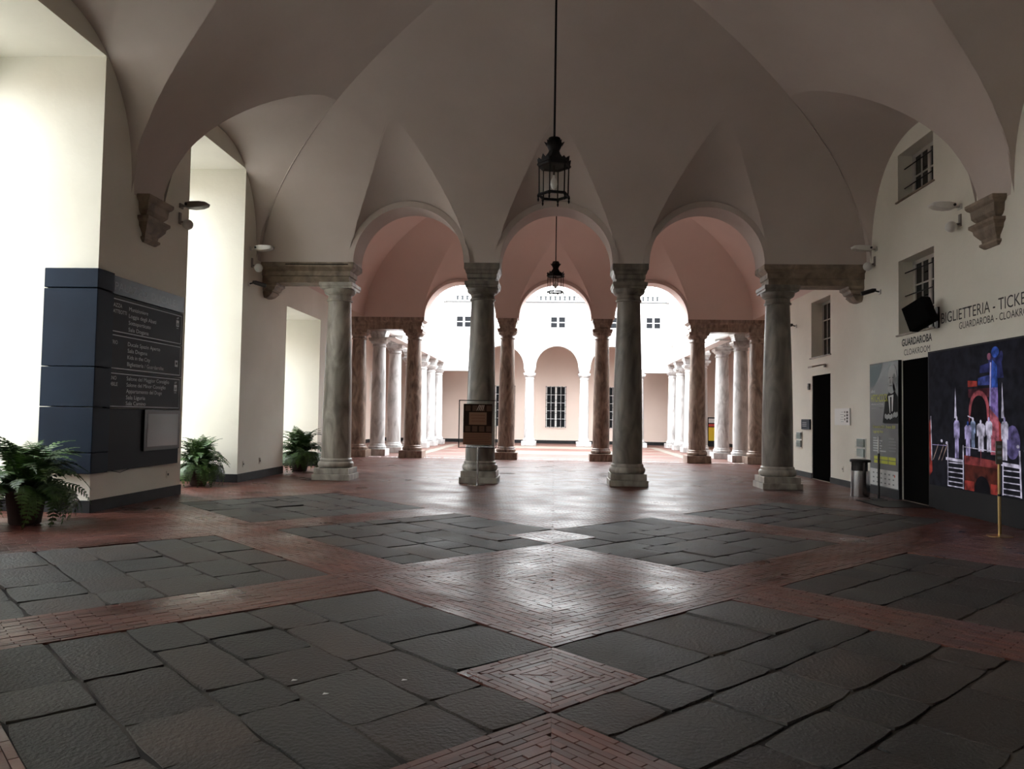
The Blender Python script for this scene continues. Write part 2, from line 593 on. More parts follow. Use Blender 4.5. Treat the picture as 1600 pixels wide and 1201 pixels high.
# ------------------------------------------------------------------ walls
def arch_wall(mb, u0, u1, d0, d1, zs, ztop, arches, mapf, mf=0, mbk=0, mi_in=0, n=28):
    """slab standing on springing level zs with semicircular arches (centre, radius)"""
    cur = u0
    def rect(a, b):
        if b - a < 1e-6: return
        mb.quad(mapf(a, d0, zs), mapf(b, d0, zs), mapf(b, d0, ztop), mapf(a, d0, ztop), mf)
        mb.quad(mapf(a, d1, zs), mapf(b, d1, zs), mapf(b, d1, ztop), mapf(a, d1, ztop), mbk)
        mb.quad(mapf(a, d0, zs), mapf(b, d0, zs), mapf(b, d1, zs), mapf(a, d1, zs), mi_in)
    for c, r in arches:
        rect(cur, c - r)
        P = [(c - r * math.cos(math.pi * i / n), zs + r * math.sin(math.pi * i / n)) for i in range(n + 1)]
        for (a, za), (b, zb) in zip(P, P[1:]):
            mb.quad(mapf(a, d0, za), mapf(b, d0, zb), mapf(b, d0, ztop), mapf(a, d0, ztop), mf)
            mb.quad(mapf(a, d1, za), mapf(b, d1, zb), mapf(b, d1, ztop), mapf(a, d1, ztop), mbk)
            mb.quad(mapf(a, d0, za), mapf(b, d0, zb), mapf(b, d1, zb), mapf(a, d1, za), mi_in)
        cur = c + r
    rect(cur, u1)
    mb.quad(mapf(u0, d0, ztop), mapf(u1, d0, ztop), mapf(u1, d1, ztop), mapf(u0, d1, ztop), mf)
    for u in (u0, u1):
        mb.quad(mapf(u, d0, zs), mapf(u, d1, zs), mapf(u, d1, ztop), mapf(u, d0, ztop), mf)
    return mb


def arch_ring(mb, c, r0, r1, d0, d1, zs, mapf, n=32):
    P = lambda r, i: (c - r * math.cos(math.pi * i / n), zs + r * math.sin(math.pi * i / n))
    for i in range(n):
        a, b, e, f = P(r0, i), P(r0, i + 1), P(r1, i + 1), P(r1, i)
        for d in (d0, d1):
            mb.quad(*[mapf(q[0], d, q[1]) for q in (a, b, e, f)])
        mb.quad(mapf(a[0], d0, a[1]), mapf(b[0], d0, b[1]), mapf(b[0], d1, b[1]), mapf(a[0], d1, a[1]))
        mb.quad(mapf(f[0], d0, f[1]), mapf(e[0], d0, e[1]), mapf(e[0], d1, e[1]), mapf(f[0], d1, f[1]))
    return mb


mX = lambda u, d, z: (u, d, z)          # wall running along X
mY = lambda u, d, z: (d, u, z)          # wall running along Y
ARCH = [(-PITCH, R1), (0, R1), (PITCH, R1)]
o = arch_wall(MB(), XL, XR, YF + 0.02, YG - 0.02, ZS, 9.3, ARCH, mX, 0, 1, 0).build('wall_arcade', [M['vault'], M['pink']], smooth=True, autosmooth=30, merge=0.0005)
struct(o, 'plaster wall with three round arches over the front columns')
o = arch_wall(MB(), XL - 0.7, XR + 0.7, YH + 0.02, YI, ZS, 9.0, ARCH, mX, 0, 1, 0).build('wall_arcade', [M['pink'], M['white']], smooth=True, autosmooth=30, merge=0.0005)
struct(o, 'pink wall with three round arches opening to the courtyard')
tn = 1
for (c, r) in ARCH:
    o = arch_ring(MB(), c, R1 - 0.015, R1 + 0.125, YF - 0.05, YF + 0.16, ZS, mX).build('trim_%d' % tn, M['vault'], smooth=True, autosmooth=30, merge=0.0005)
    struct(o); tn += 1
for (c, r) in ARCH:
    o = arch_ring(MB(), c, R1 - 0.015, R1 + 0.10, YH - 0.02, YH + 0.14, ZS, mX).build('trim_%d' % tn, M['pink'], smooth=True, autosmooth=30, merge=0.0005)
    struct(o); tn += 1


def holed(mb, u0, u1, z0, z1, d, holes, mapf, mi=0):
    us = sorted({u0, u1, *[h[0] for h in holes], *[h[1] for h in holes]})
    zz = sorted({z0, z1, *[h[2] for h in holes], *[h[3] for h in holes]})
    us = [u for u in us if u0 <= u <= u1]; zz = [z for z in zz if z0 <= z <= z1]
    for a, b in zip(us, us[1:]):
        for c, e in zip(zz, zz[1:]):
            mu, mz = (a + b) / 2, (c + e) / 2
            if any(h[0] < mu < h[1] and h[2] < mz < h[3] for h in holes):
                continue
            mb.quad(mapf(a, d, c), mapf(b, d, c), mapf(b, d, e), mapf(a, d, e), mi)
    return mb


def reveal(mb, h, d0, d1, mapf, back=False, floor_=True, mi=0):
    a, b, c, e = h
    mb.quad(mapf(a, d0, c), mapf(a, d1, c), mapf(a, d1, e), mapf(a, d0, e), mi)
    mb.quad(mapf(b, d0, c), mapf(b, d1, c), mapf(b, d1, e), mapf(b, d0, e), mi)
    mb.quad(mapf(a, d0, e), mapf(b, d0, e), mapf(b, d1, e), mapf(a, d1, e), mi)
    if floor_:
        mb.quad(mapf(a, d0, c), mapf(b, d0, c), mapf(b, d1, c), mapf(a, d1, c), mi)
    if back:
        mb.quad(mapf(a, d1, c), mapf(b, d1, c), mapf(b, d1, e), mapf(a, d1, e), mi)


# left wall with deep window recesses
REC = [(-2.3, 0.4, 0, 7.25), (3.3, 6.0, 0, 7.25), (8.9, 11.6, 0, 7.25), (14.49, 17.17, 0, 7.25), (20.1, 23.1, 0, 4.48)]
XO = -9.1
mb = MB()
holed(mb, YB, 25.7, 0, 9.3, XL, REC, mY)
for h in REC:
    top = h[3]
    reveal(mb, h, XL, XO, mY, floor_=False)
    holed(mb, h[0], h[1], 0, top, XO, [(h[0] + 0.15, h[1] - 0.15, 0.5, top - 0.35)], mY)
    reveal(mb, (h[0] + 0.15, h[1] - 0.15, 0.5, top - 0.35), XO, XO - 0.35, mY)
mb.quad((XL, 25.7, 0), (XL - 3.3, 25.7, 0), (XL - 3.3, 25.7, 6.1), (XL, 25.7, 6.1))
holed(mb, 25.7, YH, ZS, 9.3, XL, [], mY)
wall_left = struct(mb.build('wall_left', M['plaster'], recalc=False), 'cream plaster wall with deep bright window recesses')

# right wall with windows and doors
WR = [(15.03, 16.55, 6.30, 7.30), (15.03, 16.55, 3.45, 5.02), (20.55, 22.05, 3.39, 4.96)]
DR = [(20.55, 21.98, 0.0, 2.88), (15.15, 16.40, 0.0, 2.90)]
mb = MB()
holed(mb, YB, 25.7, 0, 9.3, XR, WR + DR, mY)
for h in WR:
    reveal(mb, h, XR, XR + 0.42, mY)
for h in DR:
    reveal(mb, h, XR, XR + 0.42, mY, floor_=False)
mb.quad((XR, 25.7, 0), (XR + 3.3, 25.7, 0), (XR + 3.3, 25.7, 6.1), (XR, 25.7, 6.1))
holed(mb, 25.7, YH, ZS, 9.3, XR, [], mY)
wall_right = struct(mb.build('wall_right', M['plaster'], recalc=False), 'cream plaster wall with barred windows and dark doorways')

mb = MB(); mb.box(XL - 3, XR + 0.5, YB - 0.3, YB, 0, 9.3)
struct(mb.build('wall_back', M['plaster']), 'plain plaster wall behind the entrance')
mb = MB(); mb.box(XL - 3.3, XR + 3.3, YB - 0.3, YG, 9.3, 9.6); mb.box(XL - 3.3, XR + 3.3, YG, YI, 9.0, 9.2)  # unseen slabs added above the vaults to keep the sky out
mb.box(XO - 0.4, XL + 0.1, YB - 0.3, 18.6, 8.9, 9.3)
struct(mb.build('roof', M['street']), 'unseen roof slab added over the hall to block sky light')
# big timber entrance door in the rear wall
dr = struct(empty('door_1', (0, YB, 0)))
mb = MB(); mb.box(-1.5, 1.5, 0.0, 0.08, 0, 4.2); mb.build('door_leaf', M['woodbrown'], dr)
for sx in (-1, 1):
    for z in (0.3, 1.6, 2.9):
        mb = MB(); mb.box(sx * 0.75 - 0.55, sx * 0.75 + 0.55, 0.08, 0.11, z, z + 1.05); mb.build('door_panel', M['woodbrown'], dr)

# skirting
def base_run(name, rects):
    mb = MB()
    for r_ in rects: mb.box(*r_)
    return struct(mb.build(name, M['dado']))
t = 0.018
bl = []
piers = [(0.4, 3.3), (6.0, 8.9), (11.6, 14.49), (17.17, 20.1), (23.1, 25.7)]
for a, b in piers:
    bl.append((XL - 0.001, XL + t, a - t, b + t, 0, 0.19))
    bl.append((XO, XL, a - t, a, 0, 0.19)); bl.append((XO, XL, b, b + t, 0, 0.19))
for h in REC:
    bl.append((XO, XO + t, h[0], h[1], 0, 0.19))
base_run('baseboard_left', bl)
base_run('baseboard_right', [(XR - t, XR, 18.0, 20.55, 0, 0.15), (XR - t, XR, 21.98, 25.7, 0, 0.15), (XR - t, XR, YB, 10.2, 0, 0.15)])

# frames of the windows at the far end of the recesses
for k, h in enumerate(REC):
    w = struct(empty('window_%d' % (k + 1), (XO - 0.2, (h[0] + h[1]) / 2, 0.5)))
    hw, hh = (h[1] - h[0]) / 2 - 0.15, h[3] - 0.85
    mb = MB()
    for y in (-hw, hw - 0.08): mb.box(-0.04, 0.04, y, y + 0.08, 0, hh)
    for z in (0, hh - 0.08): mb.box(-0.04, 0.04, -hw, hw, z, z + 0.08)
    mb.build('window_frame', M['whiteframe'], w)
    mb = MB(); mb.box(-0.03, 0.03, -0.04, 0.04, 0.08, hh - 0.08); mb.build('mullion', M['whiteframe'], w)
    nb = 4 if hh > 4 else 2
    for i in range(1, nb):
        mb = MB(); mb.box(-0.025, 0.025, -hw + 0.08, hw - 0.08, hh * i / nb - 0.03, hh * i / nb + 0.03); mb.build('glazing_bar', M['whiteframe'], w)
    for i in range(nb):
        for s in (-1, 1):
            mb = MB(); mb.box(-0.004, 0.004, min(0.04 * s, s * (hw - 0.08)), max(0.04 * s, s * (hw - 0.08)), hh * i / nb + 0.05, hh * (i + 1) / nb - 0.05)
            mb.build('pane', M['glass'], w)

# unseen ground and wall added to limit sky light through the recess windows
mb = MB(); mb.box(-40, XO - 0.36, -20, 40, -0.2, -0.05)
struct(mb.build('ground', M['street']), 'unseen street paving added to block sky light from below')
mb = MB(); mb.box(-26, -24, -20, 24.5, -0.05, 7.0)
struct(mb.build('street_sky_block', M['paleplaster']), 'unseen wall added across the street to hold back sky light')

# windows of the right wall
WLAB = ['upper barred window high in the right wall lunette', 'tall barred window above the cloakroom sign', 'tall window above the black doorway by the column']
for k, h in enumerate(WR):
    w = struct(empty('window_%d' % (k + 6), (XR + 0.30, (h[0] + h[1]) / 2, h[2])), WLAB[k])
    hw, hh = (h[1] - h[0]) / 2, h[3] - h[2]
    mb = MB()
    for y in (-hw, hw - 0.09): mb.box(0, 0.06, y, y + 0.09, 0, hh)
    for z in (0, hh - 0.08): mb.box(0, 0.06, -hw, hw, z, z + 0.08)
    mb.build('window_frame', M['winframe'], w)
    rows = 2 if hh < 1.2 else 3
    for s in (-1, 1):
        mb = MB(); y0 = 0.0 if s > 0 else -0.055
        mb.box(-0.015, 0.045, y0, y0 + 0.055, 0.08, hh - 0.08)
        ye = s * (hw - 0.09); ya = min(ye, ye - s * 0.05); mb.box(-0.015, 0.045, ya, ya + 0.05, 0.08, hh - 0.08)
        mb.build('sash', M['winframe'], w)
        mid = s * (hw - 0.09) / 2
        mb = MB(); mb.box(-0.01, 0.03, mid - 0.015, mid + 0.015, 0.08, hh - 0.08); mb.build('glazing_bar', M['winframe'], w)
        for i in range(1, rows):
            z = hh * i / rows
            mb = MB(); a, b = sorted((s * 0.05, s * (hw - 0.13))); mb.box(-0.01, 0.03, a, b, z - 0.015, z + 0.015); mb.build('glazing_bar', M['winframe'], w)
        for i in range(rows):
            for q in range(2):
                a, b = sorted((s * (0.05 + q * (hw - 0.18) / 2), s * (0.05 + (q + 1) * (hw - 0.18) / 2)))
                mb = MB(); mb.box(0.012, 0.02, a, b, max(0.08, hh * i / rows), min(hh - 0.08, hh * (i + 1) / rows)); mb.build('pane', M['pane'], w)
    if k < 2:
        for i in range(2 if k == 0 else 3):
            z = hh * (i + 0.7) / (2.4 if k == 0 else 3.2)
            mb = MB(); mb.tube([(-0.16, -hw, z), (-0.16, hw, z)], 0.013, 6); mb.build('bar', M['iron'], w)
    mb = MB(); mb.box(-0.34, 0.0, -hw - 0.06, hw + 0.06, -0.03, 0.0); mb.build('window_sill', M['stone'], w)

# dark doorways of the right wall
DL = ['black doorway below the window near the right column', 'black curtained doorway under the cloakroom lettering']
for k, h in enumerate(DR):
    d = struct(empty('door_%d' % (k + 2), (XR + 0.022, (h[0] + h[1]) / 2, 0)), DL[k])
    hw = (h[1] - h[0]) / 2
    mb = MB()
    n = 14
    prev = None
    for i in range(n * 4 + 1):
        y = -hw + 2 * hw * i / (n * 4)
        x = 0.015 * math.sin(i * HALF)
        if prev: mb.quad((prev[0], prev[1], 0.01), (x, y, 0.01), (x, y, h[3]), (prev[0], prev[1], h[3]))
        prev = (x, y)
    mb.build('curtain' if k else 'door_leaf', M['matt'], d, smooth=True, recalc=False)
    mb = MB(); mb.box(0.05, 0.2, -hw, hw, 0, h[3]); mb.build('door_backing', M['matt'], d)
    mb = MB(); mb.box(-0.03, 0.2, -hw, hw, 0.0, 0.012); mb.build('threshold', M['stone'], d)


# ------------------------------------------------------------------ columns and lintels
IMPOST = [(0.335, 0.0), (0.335, 0.06), (0.36, 0.075), (0.365, 0.17), (0.385, 0.19), (0.40, 0.25), (0.43, 0.29), (0.43, 0.43)]


def loft_rects(levels):
    """levels: list of (x0, x1, y0, y1, z)"""
    mb = MB(); vs, fs = [], []
    for x0, x1, y0, y1, z in levels:
        vs += [(x0, y0, z), (x1, y0, z), (x1, y1, z), (x0, y1, z)]
    for j in range(len(levels) - 1):
        for i in range(4):
            fs.append((j * 4 + i, j * 4 + (i + 1) % 4, j * 4 + 4 + (i + 1) % 4, j * 4 + 4 + i))
    fs.append((3, 2, 1, 0)); k = (len(levels) - 1) * 4; fs.append((k, k + 1, k + 2, k + 3))
    return mb.add(vs, fs)


def make_column(name, loc, H, rb, rt, ph, mats, impost=True, tiers=2, hp=0.29, pegs=False, lean=0):
    """mats: (shaft, base, capital)"""
    root = empty(name, loc)
    zb = hp
    k = rb / 0.36
    cap = H - (0.43 * k if impost else 0.0)
    if tiers == 2:
        bevel(MB().lathe([(ph, 0), (ph, hp * 0.5)], sq=True).build('plinth_step', mats[1], root), 0.012)
        bevel(MB().lathe([(ph - 0.035, hp * 0.5), (ph - 0.035, hp)], sq=True).build('plinth', mats[1], root), 0.012)
    else:
        bevel(MB().lathe([(ph, 0), (ph, hp)], sq=True).build('plinth', mats[1], root), 0.012)
    prof = []
    for i in range(9):
        a = -HALF + math.pi * i / 8
        prof.append((rb + 0.015 * k + 0.06 * k * math.cos(a), zb + 0.08 * k + 0.08 * k * math.sin(a)))
    prof += [(rb + 0.03 * k, zb + 0.165 * k), (rb + 0.03 * k, zb + 0.205 * k), (rb, zb + 0.235 * k)]
    MB().lathe(prof, 36).build('base_moulding', mats[1], root, smooth=True, autosmooth=40)
    z0 = zb + 0.2 * k; z1 = cap - 0.43 * k
    prof = []
    for i in range(15):
        t = i / 14
        r = rb + (rt - rb) * (t ** 1.5) + 0.004 * math.sin(t * math.pi)
        prof.append((r, z0 + (z1 - z0) * t))
    MB().lathe(prof, 40).build('shaft', mats[0], root, smooth=True, autosmooth=40)
    prof = [(rt + 0.005, z1 - 0.01), (rt + 0.035 * k, z1 + 0.0), (rt + 0.04 * k, z1 + 0.03 * k), (rt + 0.012 * k, z1 + 0.06 * k), (rt + 0.005, z1 + 0.13 * k), (rt + 0.03 * k, z1 + 0.15 * k)]
    for i in range(7):
        a = i / 6 * HALF
        prof.append((rt + (0.03 + 0.085 * math.sin(a)) * k, z1 + (0.16 + 0.12 * (1 - math.cos(a))) * k))
    MB().lathe(prof, 36).build('capital', mats[2], root, smooth=True, autosmooth=40)
    ha = rt + 0.135 * k
    bevel(MB().lathe([(ha - 0.02 * k, cap - 0.15 * k), (ha - 0.02 * k, cap - 0.10 * k), (ha, cap - 0.08 * k), (ha, cap)], sq=True).build('abacus', mats[2], root), 0.006, 1)
    if impost:
        bevel(MB().lathe([(r * k, cap + z * k) for r, z in IMPOST], sq=True).build('impost_block', mats[2], root), 0.006, 1)
        if pegs:
            for px in (-0.14, 0.16):
                MB().tube([(px, -0.36, H), (px, -0.36, H + 0.075)], 0.017, 6).build('peg', M['iron'], root)
    return root


gm, lm, bmr, wm = M['grey_marble'], M['light_marble'], M['brown_marble'], M['white_marble']
XC = [-1.5 * PITCH, -0.5 * PITCH, 0.5 * PITCH, 1.5 * PITCH]
lab1 = ['pale grey marble column of the front row, nearest the left wall', 'dark grey marble column of the front row behind the notice stand',
        'dark grey marble column of the front row, right of the central arch', 'grey marble column of the front row, nearest the right wall']
for i, x in enumerate(XC):
    side = i in (0, 3)
    c = make_column('column', (x, 18.63, 0), ZS - 0.48 if side else ZS, 0.36, 0.278, 0.46,
                    (lm if i == 0 else gm, lm, lm if i in (0,) else gm), impost=not side, pegs=True)
    tag(c, lab1[i], 'column', 'front row of columns')
lab2 = ['brown marble column of the second row, at the far left end', 'brown marble column of the second row, right end of the left lintel',
        'brown marble column of the second row, left of the central arch', 'reddish brown marble column of the second row, right of the central arch',
        'orange-brown veined column of the second row, left end of the right lintel', 'brown marble column of the second row, at the far right end']
for i, x in enumerate([-7.47] + XC + [7.53]):
    side = i in (0, 1, 4, 5)
    c = make_column('column', (x, 28.86, 0), ZS - 0.45 if side else ZS, 0.315, 0.26, 0.44, (bmr, bmr, bmr), impost=not side, tiers=1, hp=0.27)
    tag(c, lab2[i], 'column', 'second row of columns')
# lintels
LINT = [(0.30, 0.0), (0.30, 0.15), (0.33, 0.165), (0.335, 0.28), (0.36, 0.30), (0.39, 0.33), (0.43, 0.37), (0.43, 0.48)]
l1 = [('marble lintel between the left wall and the front row', XL + 0.002, None, XC[0]), ('marble lintel between the front row and the right wall', None, XR - 0.002, XC[3])]
for lb, xa, xb, cx in l1:
    lv = []
    for h, z in LINT:
        lv.append((xa if xa is not None else cx - h, xb if xb is not None else cx + h, 18.63 - h, 18.63 + h, ZS - 0.48 + z))
    o = struct(loft_rects(lv).build('trim_%d' % tn, M['stone'] if xa is None else M['stone']), lb); tn += 1
    sg = 1 if xa is None else -1
    for dx in (0.15, 0.3, 0.95, 1.5):
        MB().tube([(cx + sg * dx, 18.27, ZS), (cx + sg * dx, 18.27, ZS + 0.075)], 0.017, 6).build('peg', M['iron'], o)
    MB().box(cx + sg * 0.15 if sg > 0 else cx - 1.25, cx + 1.0 if sg > 0 else cx + 0.30, 18.183, 18.21, ZS - 0.065, ZS - 0.045).build('cable_clip', M['iron'], o) if sg < 0 else None
for lb, xa, xb in [('brown stone lintel over the left pair of the second row', -7.47, XC[0]), ('brown stone lintel over the right pair of the second row', XC[3], 7.53)]:
    lv = [(xa - h, xb + h, 28.86 - h, 28.86 + h, ZS - 0.45 + z * 0.45 / 0.48) for h, z in LINT]
    struct(loft_rects(lv).build('trim_%d' % tn, bmr), lb); tn += 1


# stone corbels
def corbel(name, x, y, ztop, sg, label, w=0.42, k=1.0):
    """sg: +1 projects towards +X"""
    root = empty(name, (x, y, ztop))
    tiers = [('corbel_top', [(0.42, 0.20, 0.0), (0.42, 0.20, -0.05), (0.40, 0.18, -0.09), (0.36, 0.15, -0.12), (0.345, 0.14, -0.25), (0.31, 0.11, -0.30), (0.27, 0.085, -0.33)]),
             ('corbel_middle', [(0.38, 0.17, -0.36), (0.38, 0.17, -0.41), (0.33, 0.13, -0.46), (0.32, 0.12, -0.52), (0.27, 0.09, -0.58), (0.23, 0.06, -0.63)]),
             ('corbel_foot', [(0.26, 0.07, -0.70), (0.26, 0.07, -0.735), (0.20, 0.03, -0.79)]),
             ('corbel_core', [(0.25, 0.07, -0.02), (0.25, 0.07, -0.5), (0.21, 0.045, -0.72)])]
    for nm, lv in tiers:
        pts = []
        for hw, pr, z in lv:
            a, b = sorted((0.0, sg * pr * k * 1.15))
            pts.append((a, b, -hw * w / 0.42, hw * w / 0.42, z * k))
        loft_rects(pts).build(nm, M['stone'], root)
    tag(root, label, 'corbel')
    return root


corbel('corbel', XL, 13.04, 5.33, 1, 'stepped brown stone corbel on the left pier above the blue information board')
corbel('corbel', XR, 13.06, 5.34, -1, 'stepped brown stone corbel high on the right wall')
for sx, x, nm in ((1, XL, 'left'), (-1, XR, 'right')):
    root = empty('corbel', (x, 18.63, ZS - 0.48))
    lv = [(0.30, 0.36, 0.0), (0.30, 0.36, -0.06), (0.26, 0.31, -0.10), (0.25, 0.28, -0.17), (0.22, 0.22, -0.20), (0.24, 0.24, -0.23), (0.2, 0.16, -0.32), (0.16, 0.08, -0.36)]
    loft_rects([(min(0, sx * p), max(0, sx * p), -h, h, z) for h, p, z in lv]).build('corbel_block', M['stone'], root)
    tag(root, 'stone bracket carrying the wall end of the %s front lintel' % nm, 'corbel')
for y in (7.45, 1.85):
    for x, sg, nm in ((XL, 1, 'left'), (XR, -1, 'right')):
        corbel('corbel', x, y, 5.33, sg, 'stone corbel on the %s wall %s' % (nm, 'nearest the entrance' if y < 3 else 'between entrance and screen'))


# ------------------------------------------------------------------ the courtyard
CX = 6.6
ZC = 4.62
YCOL = [32.3, 35.0, 37.7, 40.4, 43.1]
ordn = ['nearest', 'second', 'third', 'fourth', 'corner']
for sx, nm in ((-1, 'left'), (1, 'right')):
    xx = sx * CX + (0.0 if sx < 0 else 0.05)
    for k, y in enumerate(YCOL):
        c = make_column('column', (xx - (0.2 if k == 0 and sx < 0 else -0.35 if k == 0 else 0), y, 0), 4.93 if k == 0 else ZC, 0.30, 0.255, 0.42, (wm, wm, wm), tiers=1, hp=0.25)
        tag(c, 'white marble courtyard column of the %s colonnade, %s one' % (nm, ordn[k]), 'column', 'courtyard columns')
    c = make_column('column', (-6.9 if sx < 0 else 7.15, 29.75, 0), 4.95, 0.29, 0.25, 0.40, (wm, wm, wm), tiers=1, hp=0.27)
    tag(c, 'white marble column close behind the %s end of the second row' % nm, 'column', 'courtyard columns')
    mb = MB()
    d0, d1 = xx - 0.3, xx + 0.3
    arch_wall(mb, YCOL[0] - 0.3, YCOL[-1] + 0.3, d0, d1, ZC, 8.06, [((a + b) / 2, (b - a) / 2 - 0.33) for a, b in zip(YCOL, YCOL[1:])], mY, n=18)
    mb.box(d0, d1, YI - 0.2, YCOL[0] - 0.3, 4.95, 8.06)
    struct(mb.build('wall_courtyard_%s' % nm, M['white'], smooth=True, autosmooth=30, merge=0.0005), 'white arcaded courtyard wall on the %s' % nm)
    mb = MB(); a, b = sorted((xx, xx - sx * 0.42)); mb.box(a, b, YI, 43.4, 8.06, 8.14); mb.box(a, b, YI, 43.4, ZC - 0.02, ZC + 0.0)
    struct(mb.build('trim_%d' % tn, M['white']), 'courtyard cornice'); tn += 1
    # aisle behind
    xo = sx * 10.5
    mb = MB(); mb.quad((xo, 25.7, 0), (xo, 47.2, 0), (xo, 47.2, 6.1), (xo, 25.7, 6.1))
    struct(mb.build('wall_aisle_%s' % nm, M['paleplaster'], recalc=False), 'pale pink wall of the %s courtyard aisle' % nm)
    mb = MB(); a, b = sorted((xo, xx)); mb.box(a, b, YI, 47.2, 6.1, 6.25); a, b = sorted((xo, sx * 7.28)); mb.box(a, b, 25.7, YI, 6.1, 6.25)
    struct(mb.build('ceiling', M['pink']), 'pink ceiling of the %s courtyard aisle' % nm)
    base_run('baseboard_aisle_%s' % nm, [(min(xo, xo - sx * 0.02), max(xo, xo - sx * 0.02), 25.7, 47.0, 0, 0.2)])

YC = 43.3
FX = [-4.46, -1.38, 1.70, 4.78]
flab = ['left of the central pair, behind the notice stand', 'immediately left of the barred window', 'immediately right of the barred window', 'behind the right dark column of the front row']
for k, x in enumerate(FX):
    c = make_column('column', (x, YC, 0), 4.42, 0.28, 0.235, 0.42, (wm, wm, wm), tiers=1, hp=0.25)
    tag(c, 'white column of the far courtyard loggia, %s' % flab[k], 'column', 'far loggia columns')
mb = MB()
arch_wall(mb, FX[0] - 0.3, FX[-1] + 0.3, YC - 0.3, YC + 0.3, 4.42, 8.06, [((a + b) / 2, (b - a) / 2 - 0.33) for a, b in zip(FX, FX[1:])], mX, n=24)
mb.box(-7.0, FX[0] - 0.3, YC - 0.3, YC + 0.3, 4.16, 8.06); mb.box(FX[-1] + 0.3, 7.0, YC - 0.3, YC + 0.3, 4.16, 8.06)
mb.box(-7.0, FX[0] - 0.3, YC - 0.36, YC - 0.29, 4.36, 4.44); mb.box(FX[-1] + 0.3, 7.0, YC - 0.36, YC - 0.29, 4.36, 4.44)
wall_far = struct(mb.build('wall_courtyard_far', M['white'], smooth=True, autosmooth=30, merge=0.0005), 'white courtyard facade above the far loggia arches')
mb = MB(); mb.box(-6.6, 6.6, YC - 0.55, YC - 0.3, 8.06, 8.13)  # dark grey paints the shadow line of the cornice
struct(mb.build('trim_%d' % tn, mk('cornice_shade_grey', (0.10, 0.10, 0.10, 1), None, rough=0.8)), 'thin cornice under the far balustrade, its shadow painted in grey'); tn += 1
mb = MB(); mb.box(-10.5, 10.5, 47.0, 47.2, 0, 6.1)
struct(mb.build('wall_loggia', M['paleplaster']), 'pale wall at the back of the far loggia')
mb = MB(); mb.box(-10.5, 10.5, YC - 0.2, 47.2, 6.1, 6.25)
struct(mb.build('ceiling', M['pink']), 'ceiling of the far loggia')
base_run('baseboard_loggia', [(-10.5, 10.5, 46.97, 47.0, 0, 0.2)])
for x, l in ((-3.0, 'left of the barred window'), (1.72, 'right of the barred window'), (-1.40, 'by the left loggia column'), (4.7, 'far right')):
    root = empty('corbel', (x, 47.0, 4.4))
    loft_rects([(-h, h, -p, 0, z) for h, p, z in [(0.2, 0.2, 0), (0.2, 0.2, -0.1), (0.15, 0.15, -0.25), (0.18, 0.18, -0.3), (0.12, 0.1, -0.5), (0.1, 0.05, -0.6)]]).build('corbel_block', M['stone'], root)
    tag(root, 'small brown corbel on the far loggia wall, %s' % l, 'corbel')
# balustrade
for lb, x0, x1 in [('white balustrade on the far roofline, middle section above the lantern', -1.07, 1.35), ('white balustrade on the far roofline, left section', -5.83, -3.6), ('white balustrade on the far roofline, right section', 3.9, 6.0)]:
    b = empty('balustrade', ((x0 + x1) / 2, YC - 0.2, 8.13)); hw = (x1 - x0) / 2
    MB().box(-hw, hw, -0.12, 0.12, 0, 0.06).build('base_rail', M['white'], b)
    MB().box(-hw, hw, -0.13, 0.13, 0.45, 0.53).build('top_rail', M['white'], b)
    n = int(2 * hw / 0.26)
    for i in range(n):
        x = -hw + 2 * hw * (i + 0.5) / n
        MB().lathe([(0.05, 0.06), (0.07, 0.12), (0.085, 0.2), (0.05, 0.33), (0.045, 0.39), (0.06, 0.45)], 10, x, 0).build('baluster', M['white'], b, smooth=True)
    tag(b, lb, 'balustrade', 'roofline balustrades')
mb = MB(); mb.box(-6.9, 6.9, YC + 0.3, YC + 1.6, 8.06, 8.55)  # dark backing added to paint the shade between the balusters
struct(mb.build('roof', mk('balustrade_gap_shade', (0.035, 0.037, 0.04, 1), None, rough=0.9)), 'dark backing added behind the far balustrade, coloured as terrace shade')
mb = MB()
for a, b in ((-6.6, -5.83), (-3.6, -1.07), (1.35, 3.9), (6.0, 6.6)): mb.box(a, b, YC - 0.33, YC + 0.1, 8.13, 8.66)
struct(mb.build('parapet', M['white']), 'white parapet of the far facade')
# far facade windows
for k, (x0, x1, lb) in enumerate([(-0.22, 0.58, 'middle'), (-5.56, -4.76, 'left'), (5.12, 5.89, 'right'), (-3.1, -2.3, 'second from left'), (2.7, 3.5, 'second from right')]):
    w = struct(empty('window_%d' % (9 + k), ((x0 + x1) / 2, YC - 0.3, 6.64)), '%s small four pane window of the far courtyard facade' % lb)
    hw = (x1 - x0) / 2; hh = 0.62
    mb = MB()
    for x in (-hw - 0.05, hw): mb.box(x, x + 0.05, -0.03, 0.0, -0.05, hh + 0.05)
    for z in (-0.05, hh): mb.box(-hw, hw, -0.03, 0.0, z, z + 0.05)
    mb.box(-hw - 0.1, hw + 0.1, -0.08, 0.0, hh + 0.08, hh + 0.12); mb.box(-0.05, 0.05, -0.03, 0, 0, hh)
    mb.build('window_frame', M['white'], w)
    for s in (-1, 1):
        for j in range(2):
            a, b = sorted((s * 0.05, s * hw)); mb = MB(); mb.box(a, b, -0.012, -0.004, j * hh / 2 + 0.02, (j + 1) * hh / 2 - 0.02); mb.build('pane', M['farpane'], w)
